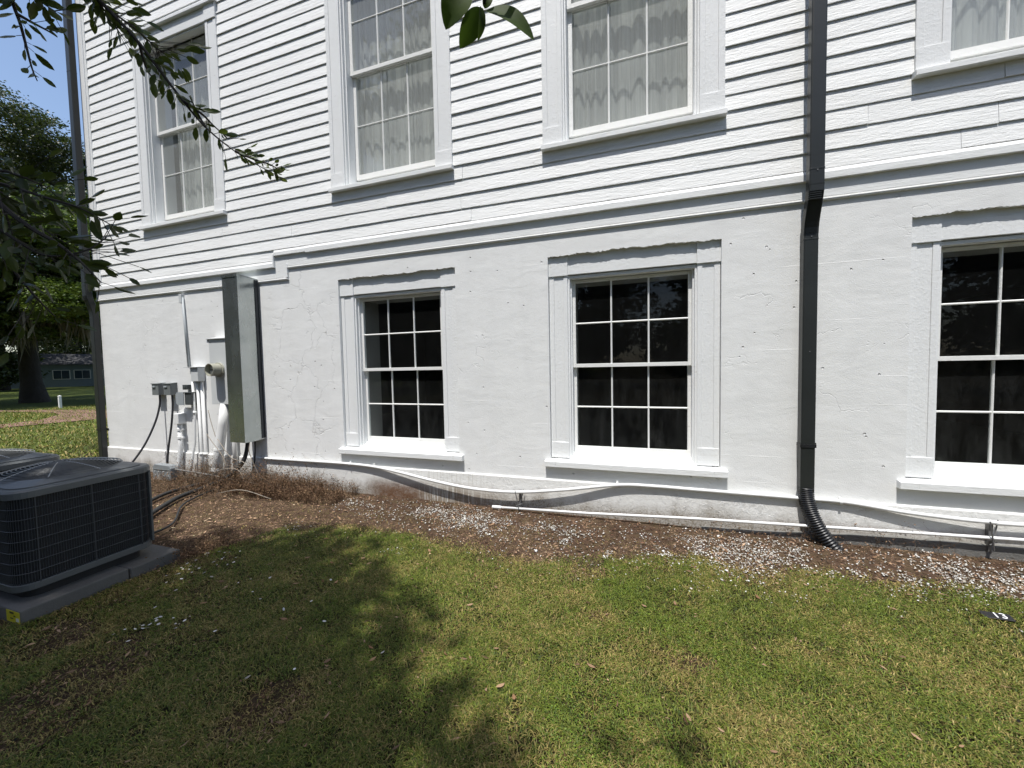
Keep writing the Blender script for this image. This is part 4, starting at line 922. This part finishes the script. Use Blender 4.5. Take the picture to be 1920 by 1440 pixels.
# darker branches low at the left edge
LB = Vector((-4.6, -4.3, 4.4))
spray([LB, pix(-260, 150, 2.3)] + A((-60, 330, 2.1), (40, 415, 1.95), (105, 455, 1.9), (150, 490, 1.86), (190, 530, 1.84)), 60, .058, 51, .08, r0=.012, a=(.022, .035, .010), b=(.05, .07, .016))
spray(A((-60, 330, 2.1), (20, 350, 2.0), (90, 372, 1.95), (150, 390, 1.9), (205, 420, 1.88)), 100, .060, 52, .10, a=(.022, .035, .010), b=(.05, .07, .016))
spray(A((-60, 330, 2.1), (0, 320, 2.05), (50, 335, 2.0), (90, 352, 2.0)), 90, .058, 53, .10, a=(.022, .035, .010), b=(.05, .07, .016))
spray(A((-40, 400, 2.1), (30, 450, 2.0), (90, 480, 1.95), (160, 470, 1.9), (200, 445, 1.9)), 110, .060, 54, .12, a=(.022, .035, .010), b=(.05, .07, .016))
spray(A((-40, 420, 2.3), (20, 500, 2.25), (70, 560, 2.2), (110, 600, 2.2)), 120, .060, 55, .16, a=(.020, .032, .010), b=(.045, .062, .015))
spray(A((-60, 250, 2.3), (-30, 330, 2.25), (10, 400, 2.2), (30, 470, 2.2)), 110, .060, 56, .14, a=(.020, .032, .010), b=(.045, .062, .015))

for k, (x, y) in enumerate([(0, 360), (80, 430)]):
    spray(A((x - 70, y - 50, 2.25 + .03 * k), (x - 20, y - 15, 2.2 + .03 * k), (x + 20, y + 12, 2.17 + .03 * k), (x + 60, y + 30 + 5 * (k % 3), 2.15 + .03 * k)), 120, .066, 60 + k, .10, r0=.003, a=(.020, .032, .009), b=(.042, .060, .014))

# big leaves of a sprig hanging close in front of the wall view, top centre
sp = pw(trunk_mesh('branch', [([Vector((.2, -4.7, 5.5)), Vector((.05, -3.9, 4.2)), Vector((-.05, -3.45, 2.9)), pix(930, -160, .80), pix(918, -60, .78), pix(908, 8, .77)], [.012, .009, .006, .004, .003, .002])], None, M['twig'], 6), shade)
def big_leaf(a, b, w_, facing):
    a, b = pix(*a), pix(*b); d = b - a; L = d.length; d.normalize(); f = Vector(facing); side = d.cross(f).normalized(); nrm = side.cross(d)
    n = 14; V = []
    for i in range(n + 1):
        q = i / n; ww = w_ * (math.sin(math.pi * q ** .8) ** .75) * .5 * (1 if q < .9 else 1); c = a + d * (L * q) + nrm * (.10 * L * math.sin(math.pi * q) - .004)
        for s in (-1, -.5, 0, .5, 1): V.append(c + side * (ww * s) + nrm * (abs(s) * ww * .28))
    return V, [(5 * i + j, 5 * i + j + 1, 5 * i + 6 + j, 5 * i + 5 + j) for i in range(n) for j in range(4)]
tv = NT('leathery leaf'); co = tv.coord(); cc = tv.mix(tv.ramp(tv.noise(co, 30, 3), [(.3, 0.), (.7, 1.)]), (.030, .050, .010), (.050, .075, .014))
tv.fin(cc, .6, tv.bump(tv.noise(co, 130, 3), .3, .001), spec=.12)
tr = tv.n('BsdfTranslucent'); tr.inputs[0].default_value = (.05, .09, .01, 1); mx = tv.n('MixShader'); mx.inputs[0].default_value = .35
tv.l(tv.b.outputs[0], mx.inputs[1]); tv.l(tr.outputs[0], mx.inputs[2]); tv.l(mx.outputs[0], tv.out.inputs[0])
back = -_f
for a, b, w_, fc in [((880, -22, .77), (833, 52, .76), .050, back + _u3 * .2), ((906, 14, .77), (862, 90, .76), .030, back + _r3 * .5), ((905, 10, .77), (899, 76, .75), .014, back + _r3 * 1.2), ((911, 14, .77), (1003, 70, .74), .037, back + _u3 * .5), ((908, 12, .77), (922, -14, .78), .014, back)]:
    V, F = big_leaf(a, b, w_, fc); m = MB(); m.add(V, F); o = m.build('leaf', tv.m, smooth=True); o.parent = sp

# ---------------------------------------------------------------- grass
def blades(name, x0, x1, y0, y1, dens, hgt, wid, seed, label, mat=None, turf=True, maxdens=None):
    r = np.random.default_rng(seed); n = int((x1 - x0) * (y1 - y0) * dens); x = r.uniform(x0, x1, n); y = r.uniform(y0, y1, n)
    d = np.hypot(x, y + 3.9); k = r.random(n) < np.clip((1.9 / np.maximum(d, .5)) ** .9, .12, 1); x, y, d = x[k], y[k], d[k]
    s = soil(x, y); cover = (1 - s) * .97 + .03; thin = .45 + .55 * sstep(.36, .58, fbm(x, y, .14, 70, 5)); k = r.random(len(x)) < cover * thin; x, y, d, s = x[k], y[k], d[k], s[k]; n = len(x)
    grow = (d / 1.9).clip(1, 2.2) ** .3 * np.where(x < -8.4, 1.2, 1.)
    z = ground_h(x, y); h = hgt * r.uniform(.45, 1.35, n) * grow * (1 - .4 * s); ww = wid * r.uniform(.7, 1.3, n) * grow
    az = r.uniform(0, 2 * np.pi, n); lean = r.uniform(.5, 2.2, n); dx, dy = np.cos(az) * lean, np.sin(az) * lean; px_, py_ = -np.sin(az + r.normal(size=n) * .4), np.cos(az)
    b = np.stack([x, y, z], 1); mid_ = b + np.stack([dx * .35 * h, dy * .35 * h, .62 * h], 1); tip = b + np.stack([dx * h, dy * h, (1.0 - .28 * lean) * h * .9], 1)
    sd_ = np.stack([px_ * ww / 2, py_ * ww / 2, np.zeros(n)], 1)
    V = np.stack([b - sd_, b + sd_, mid_ - sd_ * .9, mid_ + sd_ * .9, tip], 1).reshape(-1, 3)
    T = (np.arange(n)[:, None, None] * 5 + np.array([[0, 1, 3], [0, 3, 2], [2, 3, 4]])[None]).reshape(-1, 3)
    dry = sstep(.49, .84, .45 * fbm(x, y, .6, 80) + .55 * fbm(x, y, .17, 81) + (r.random(n) - .5) * .62 + .40 * s + .03)[:, None]
    g = greens(n, (.044, .076, .010), (.165, .198, .026), r, .55); st = greens(n, (.18, .135, .036), (.40, .31, .115), r, .4)
    C = np.repeat((g * (1 - dry) + st * dry).clip(.004, .6), 5, axis=0)
    return V, T, C
V, T, C = merge([blades('g', -3.7, 4.4, -3.6, -.45, 46000, .019, .0031, 1, ''), blades('g', -8.3, -3.6, -4.2, -.3, 9000, .030, .0036, 2, ''),
                 blades('g', -26, -8.4, -6, 9, 1900, .050, .012, 3, '')])
tag(tri_mesh('grass', V, T, M['grass'], col=C), 'short patchy green and straw coloured lawn grass', 'grass', kind='stuff')
# low broadleaf weeds
r = np.random.default_rng(31); n = 150000; x = r.uniform(-5, 4.2, n); y = r.uniform(-3.6, -.7, n); d = np.hypot(x, y + 3.9)
k = (r.random(n) < (1 - soil(x, y)) * sstep(.42, .60, fbm(x, y, .5, 72)) * np.clip((1.9 / d), .15, 1)); x, y = x[k], y[k]; n = len(x)
az = r.uniform(0, 6.28, n); Pp = np.stack([x, y, ground_h(x, y) + r.uniform(.006, .022, n)], 1); Dv = np.stack([np.cos(az), np.sin(az), r.uniform(-.1, .5, n)], 1)
rl = np.stack([r.normal(size=n) * .35, r.normal(size=n) * .35, np.ones(n)], 1); L = r.uniform(.005, .010, n)
V, T, C = leaves(Pp, Dv, L, L * .75, greens(n, (.060, .115, .010), (.15, .22, .024), r, .35), True, roll=rl, r=r)
tag(tri_mesh('lawn_weeds', V, T, M['grass'], col=C), 'tiny round leaved green weeds growing through the lawn', 'weeds', kind='stuff')

# litter: brown straw, chips and stems on the soil
r = np.random.default_rng(33); n = 330000; x = r.uniform(-8, 4.2, n); y = r.uniform(-3.4, -.03, n); s = soil(x, y); d = np.hypot(x, y + 3.9)
k = r.random(n) < np.maximum(s, .05 + .5 * np.exp(-((y - np.interp(x, BX, BY) + .10) / .13) ** 2) + .5 * np.exp(-(((x + 3.2) / .35) ** 2 + ((y + 2.0) / .4) ** 2))) * np.clip((2.4 / d), .15, 1); x, y, s = x[k], y[k], s[k]; n = len(x); ed = np.exp(-((y - np.interp(x, BX, BY) - .02) / .20) ** 2) + .75 * sstep(-3.1, -3.6, x)
az = r.uniform(0, 6.28, n); Pp = np.stack([x, y, ground_h(x, y) + r.random(n) ** 2 * .022 + .001], 1); Dv = np.stack([np.cos(az), np.sin(az), r.normal(size=n) * .28], 1)
L = r.uniform(.012, .06, n) * (r.random(n) ** .6); wd = np.where(r.random(n) < .75, .0022, .010) * r.uniform(.6, 1.4, n)
tone = sstep(.35, .65, fbm(x, y, .35, 84))[:, None] * .6 + .4 * r.random((n, 1)); tone = np.clip(tone + ed[:, None] * .55 * r.random((n, 1)), 0, 1.2); lc = np.array([.075, .036, .023]) * (1 - tone) + np.array([.36, .24, .155]) * tone; lc = lc * (1 + .45 * r.normal(size=(n, 1)))
V, T, C = leaves(Pp, Dv, L, wd, lc.clip(.02, .6), True, r=r)
tag(tri_mesh('soil_litter', V, T, M['dry'], col=C), 'red-brown mulch and straw litter lying on the soil beside the wall', 'mulch', kind='stuff')

# broken shells in patches
r = np.random.default_rng(35); n = 60000; x = r.uniform(-3.3, 4.0, n); y = r.uniform(-1.25, -.06, n)
band = np.interp(x, [-3.3, -2.6, -1.9, -1.3, -.6, .1, .7, 1.3, 2.0, 4.], [-.42, -.42, -.42, -.46, -.62, -.62, -.48, -.45, -.42, -.42]); wdt = np.interp(x, [-3.3, -2.6, -1.6, 0, .6, 1.2, 4], [.10, .20, .24, .24, .30, .26, .26])
dn = np.exp(-((y - band) / wdt) ** 2) * sstep(.44, .62, .6 * fbm(x, y, .36, 87) + .4 * fbm(x, y, .10, 88)) * np.interp(x, [-3.3, -2.9, -1.5, 4], [.1, 1.3, 1.1, 1.])
spot = sum(a * np.exp(-(((x - cx_) / w1) ** 2 + ((y - cy_) / w2) ** 2)) for cx_, cy_, w1, w2, a in ((-3.2, -1.05, .12, .08, .2), (-1.98, -1.22, .10, .06, .30), (.95, -1.05, .05, .04, .3)))
k = r.random(n) < spot + dn * .62 + .004 + .06 * np.exp(-((y - band) / (wdt * 1.3)) ** 2); x, y = x[k], y[k]; n = len(x)
Pp = np.stack([x, y, ground_h(x, y) + r.random(n) * .010 + .006], 1); az = r.uniform(0, 6.28, n); Dv = np.stack([np.cos(az), np.sin(az), r.normal(size=n) * .3], 1)
L = r.uniform(.005, .018, n) * np.where(r.random(n) < .04, 1.8, 1.); rl = np.stack([r.normal(size=n) * .45, r.normal(size=n) * .45, np.ones(n)], 1)
# chip = irregular solid: two joined templates (top and bottom)
tvv = np.array([[0, 0, 0], [.35, .5, .12], [.30, -.45, .10], [.8, .38, .05], [.85, -.3, .08], [1.05, .05, 0], [.5, 0, .18], [.5, .02, -.12]])
ttt = np.array([[0, 6, 1], [1, 6, 3], [3, 6, 5], [5, 6, 4], [4, 6, 2], [2, 6, 0], [0, 1, 7], [1, 3, 7], [3, 5, 7], [5, 4, 7], [4, 2, 7], [2, 0, 7]])
sv, st_ = SL_V, SL_T; SL_V, SL_T = tvv, ttt
V, T, C = leaves(Pp, Dv, L, L * r.uniform(.6, 1.1, n), greens(n, (.42, .38, .31), (.82, .81, .77), r, .25).clip(.15, .88), True, roll=rl, r=r); SL_V, SL_T = sv, st_
tag(tri_mesh('shell_fragments', V, T, M['shell'], col=C), 'patches of broken white oyster shell scattered on the soil', 'shells', kind='stuff')

r = np.random.default_rng(36); n = 70; x = np.concatenate([r.normal(-3.25, .16, 34), r.normal(-2.75, .12, 22), r.normal(-2.35, .5, 14)]); y = np.concatenate([r.normal(-1.85, .14, 34), r.normal(-2.42, .06, 22), r.normal(-2.2, .3, 14)])
V, T, C = leaves(np.stack([x, y, ground_h(x, y) + .018], 1), np.stack([r.normal(size=n), r.normal(size=n), r.normal(size=n) * .2], 1), r.uniform(.012, .028, n), r.uniform(.010, .02, n), greens(n, (.35, .32, .27), (.72, .70, .66), r, .2), False, roll=np.stack([r.normal(size=n) * .3, r.normal(size=n) * .3, np.ones(n)], 1), r=r)
tag(tri_mesh('shell_fragments', V, T, M['shell'], col=C), 'few loose shell bits in the turf near the concrete pad', 'shells', kind='stuff')
# fallen leaves on the lawn
r = np.random.default_rng(37); n = 130; x = r.uniform(-4, 3.4, n); y = r.uniform(-3.4, -.25, n); az = r.uniform(0, 6.28, n)
Pp = np.stack([x, y, ground_h(x, y) + .020], 1); Dv = np.stack([np.cos(az), np.sin(az), r.normal(size=n) * .15], 1); rl = np.stack([r.normal(size=n) * .3, r.normal(size=n) * .3, np.ones(n)], 1); L = r.uniform(.022, .052, n)
V, T, C = leaves(Pp, Dv, L, L * .42, greens(n, (.20, .11, .06), (.36, .24, .15), r), False, roll=rl, r=r)
tag(tri_mesh('fallen_leaves', V, T, M['dry'], col=C, smooth=True), 'brown fallen oak leaves scattered over the lawn', 'leaves', kind='stuff')

# dead weed thicket beside the chute
r = np.random.default_rng(39); parts = []
def stems(n, fx, fy, h0, h1, wdt, ca, cb, leafy, lean=.55):
    x = fx(n); y = fy(n); kk = r.random(n) < sstep(.36, .56, fbm(x, y, .13, 61)) + .12; x, y = x[kk], y[kk]; n = len(x); h = r.uniform(h0, h1, n) * (.4 + .6 * r.random(n)); az = r.uniform(0, 6.28, n); le = r.uniform(.1, lean, n) * h
    b = np.stack([x, y, np.zeros(n)], 1); mm = b + np.stack([np.cos(az) * le * .4, np.sin(az) * le * .4 - .1 * h, h * .6], 1); tp = mm + np.stack([np.cos(az + r.normal(size=n)) * le * .8, np.sin(az) * le * .8 - .1 * h, h * .4], 1)
    for v in (mm, tp): v[:, 1] = np.minimum(v[:, 1], -.035)
    col = greens(n, ca, cb, r)
    parts.append(leaves(b, mm - b, np.linalg.norm(mm - b, axis=1) * 1.05, np.full(n, wdt), col, True, r=r)); parts.append(leaves(mm, tp - mm, np.linalg.norm(tp - mm, axis=1), np.full(n, wdt * .8), col, True, r=r))
    q = r.random((n * leafy, 1)); i = r.integers(0, n, n * leafy); P_ = mm[i] * (1 - q) + tp[i] * q; P_ = P_ + r.normal(size=P_.shape) * .012; P_[:, 1] = np.minimum(P_[:, 1], -.03)
    L = r.uniform(.006, .022, len(P_)); parts.append(leaves(P_, r.normal(size=P_.shape), L, L * .5, greens(len(P_), (.09, .045, .03), (.26, .17, .10), r), True, r=r))
stems(5200, lambda n: r.normal(-4.3, .55, n).clip(-5.4, -3.3), lambda n: -r.uniform(.04, .52, n), .07, .26, .0042, (.060, .034, .024), (.22, .14, .09), 5)
stems(1500, lambda n: r.uniform(-6.5, -4.7, n), lambda n: -r.uniform(.10, .70, n), .06, .24, .0040, (.14, .09, .065), (.34, .26, .18), 4)
stems(620, lambda n: r.uniform(-5.9, -4.0, n), lambda n: -r.uniform(.08, .40, n), .22, .58, .0035, (.13, .10, .08), (.30, .26, .21), 8, .9)
stems(120, lambda n: r.uniform(1.2, 2.3, n), lambda n: -r.uniform(.04, .16, n), .08, .26, .0030, (.08, .055, .045), (.2, .15, .11), 3, .9)
stems(80, lambda n: r.uniform(.6, 1.5, n), lambda n: -r.uniform(.04, .14, n), .04, .14, .0030, (.08, .055, .045), (.2, .15, .11), 3, .9)
stems(380, lambda n: r.normal(-3.50, .12, n), lambda n: r.normal(-1.62, .16, n), .03, .13, .0035, (.06, .04, .03), (.14, .10, .07), 6)
stems(260, lambda n: r.uniform(-6.2, -3.6, n), lambda n: -r.uniform(.05, .42, n), .20, .50, .0055, (.085, .06, .045), (.26, .20, .15), 14, 1.1)
V, T, C = merge(parts)
tag(tri_mesh('dead_weeds', V, T, M['dry'], col=C), 'brown tangle of dead weeds and stems at the foot of the wall', 'weeds', kind='stuff')
for k, pts in enumerate([[(-5.35, -.12, .05), (-5.5, -.14, .45), (-5.68, -.11, .80), (-5.75, -.10, 1.0)], [(-4.7, -.3, .05), (-4.78, -.33, .35), (-5.05, -.32, .42), (-5.45, -.2, .62)], [(-4.75, -.35, .06), (-4.85, -.38, .28), (-5.2, -.36, .25), (-5.6, -.3, .05)], [(-4.55, -.25, .03), (-4.62, -.3, .25), (-4.70, -.33, .5), (-4.72, -.3, .62)], [(-5.0, -.55, .02), (-4.5, -.6, .12), (-4.1, -.55, .03)], [(-5.3, -.3, .0), (-5.1, -.35, .34), (-5.5, -.3, .7)]]):
    m = MB(); m.tube(smooth_path(pts, 5), .0045, 5)
    labs = ['bare pale stem climbing beside the leaning riser pipe', 'bare stem arching left below the metal chute', 'low bare stem trailing from under the metal chute', 'upright bare stem just right of the metal chute', 'bare stick lying on the soil in front of the chute', 'bare stem rising between the riser pipe and the chute']
    thing_mesh('vine_stem', m, plain('dry vine bark', (.30, .26, .21), .9, .3, 90), labs[k], 'vine', 'bare vine stems around the metal chute', smooth=True)

# black marker plate in the grass, white numerals
mk = empty('ground_marker', (1.99, -.94, .02), 'black marker with white numerals lying in the grass at the right', 'marker'); mk.rotation_euler = (R(6), R(-4), R(-8)); mk.scale = (.85, .85, .85); mk.location.z = .012
m = MB(); m.box(-.075, .075, -.035, .035, -.004, .004); o = m.build('plate', M['plate'], mk, bevel=.003)
cu = bpy.data.curves.new('numerals', 'FONT'); cu.body = '13'; cu.size = .075; cu.extrude = .0008; cu.align_x = 'CENTER'; cu.align_y = 'CENTER'
tmp = bpy.data.objects.new('numerals_tmp', cu); COL.objects.link(tmp); bpy.context.view_layer.update()
me = bpy.data.meshes.new_from_object(tmp.evaluated_get(bpy.context.evaluated_depsgraph_get())); bpy.data.objects.remove(tmp)
me.materials.clear(); me.materials.append(M['paper']); nm_ = bpy.data.objects.new('numerals', me); COL.objects.link(nm_); nm_.parent = mk; nm_.location = (.015, 0, .0052)
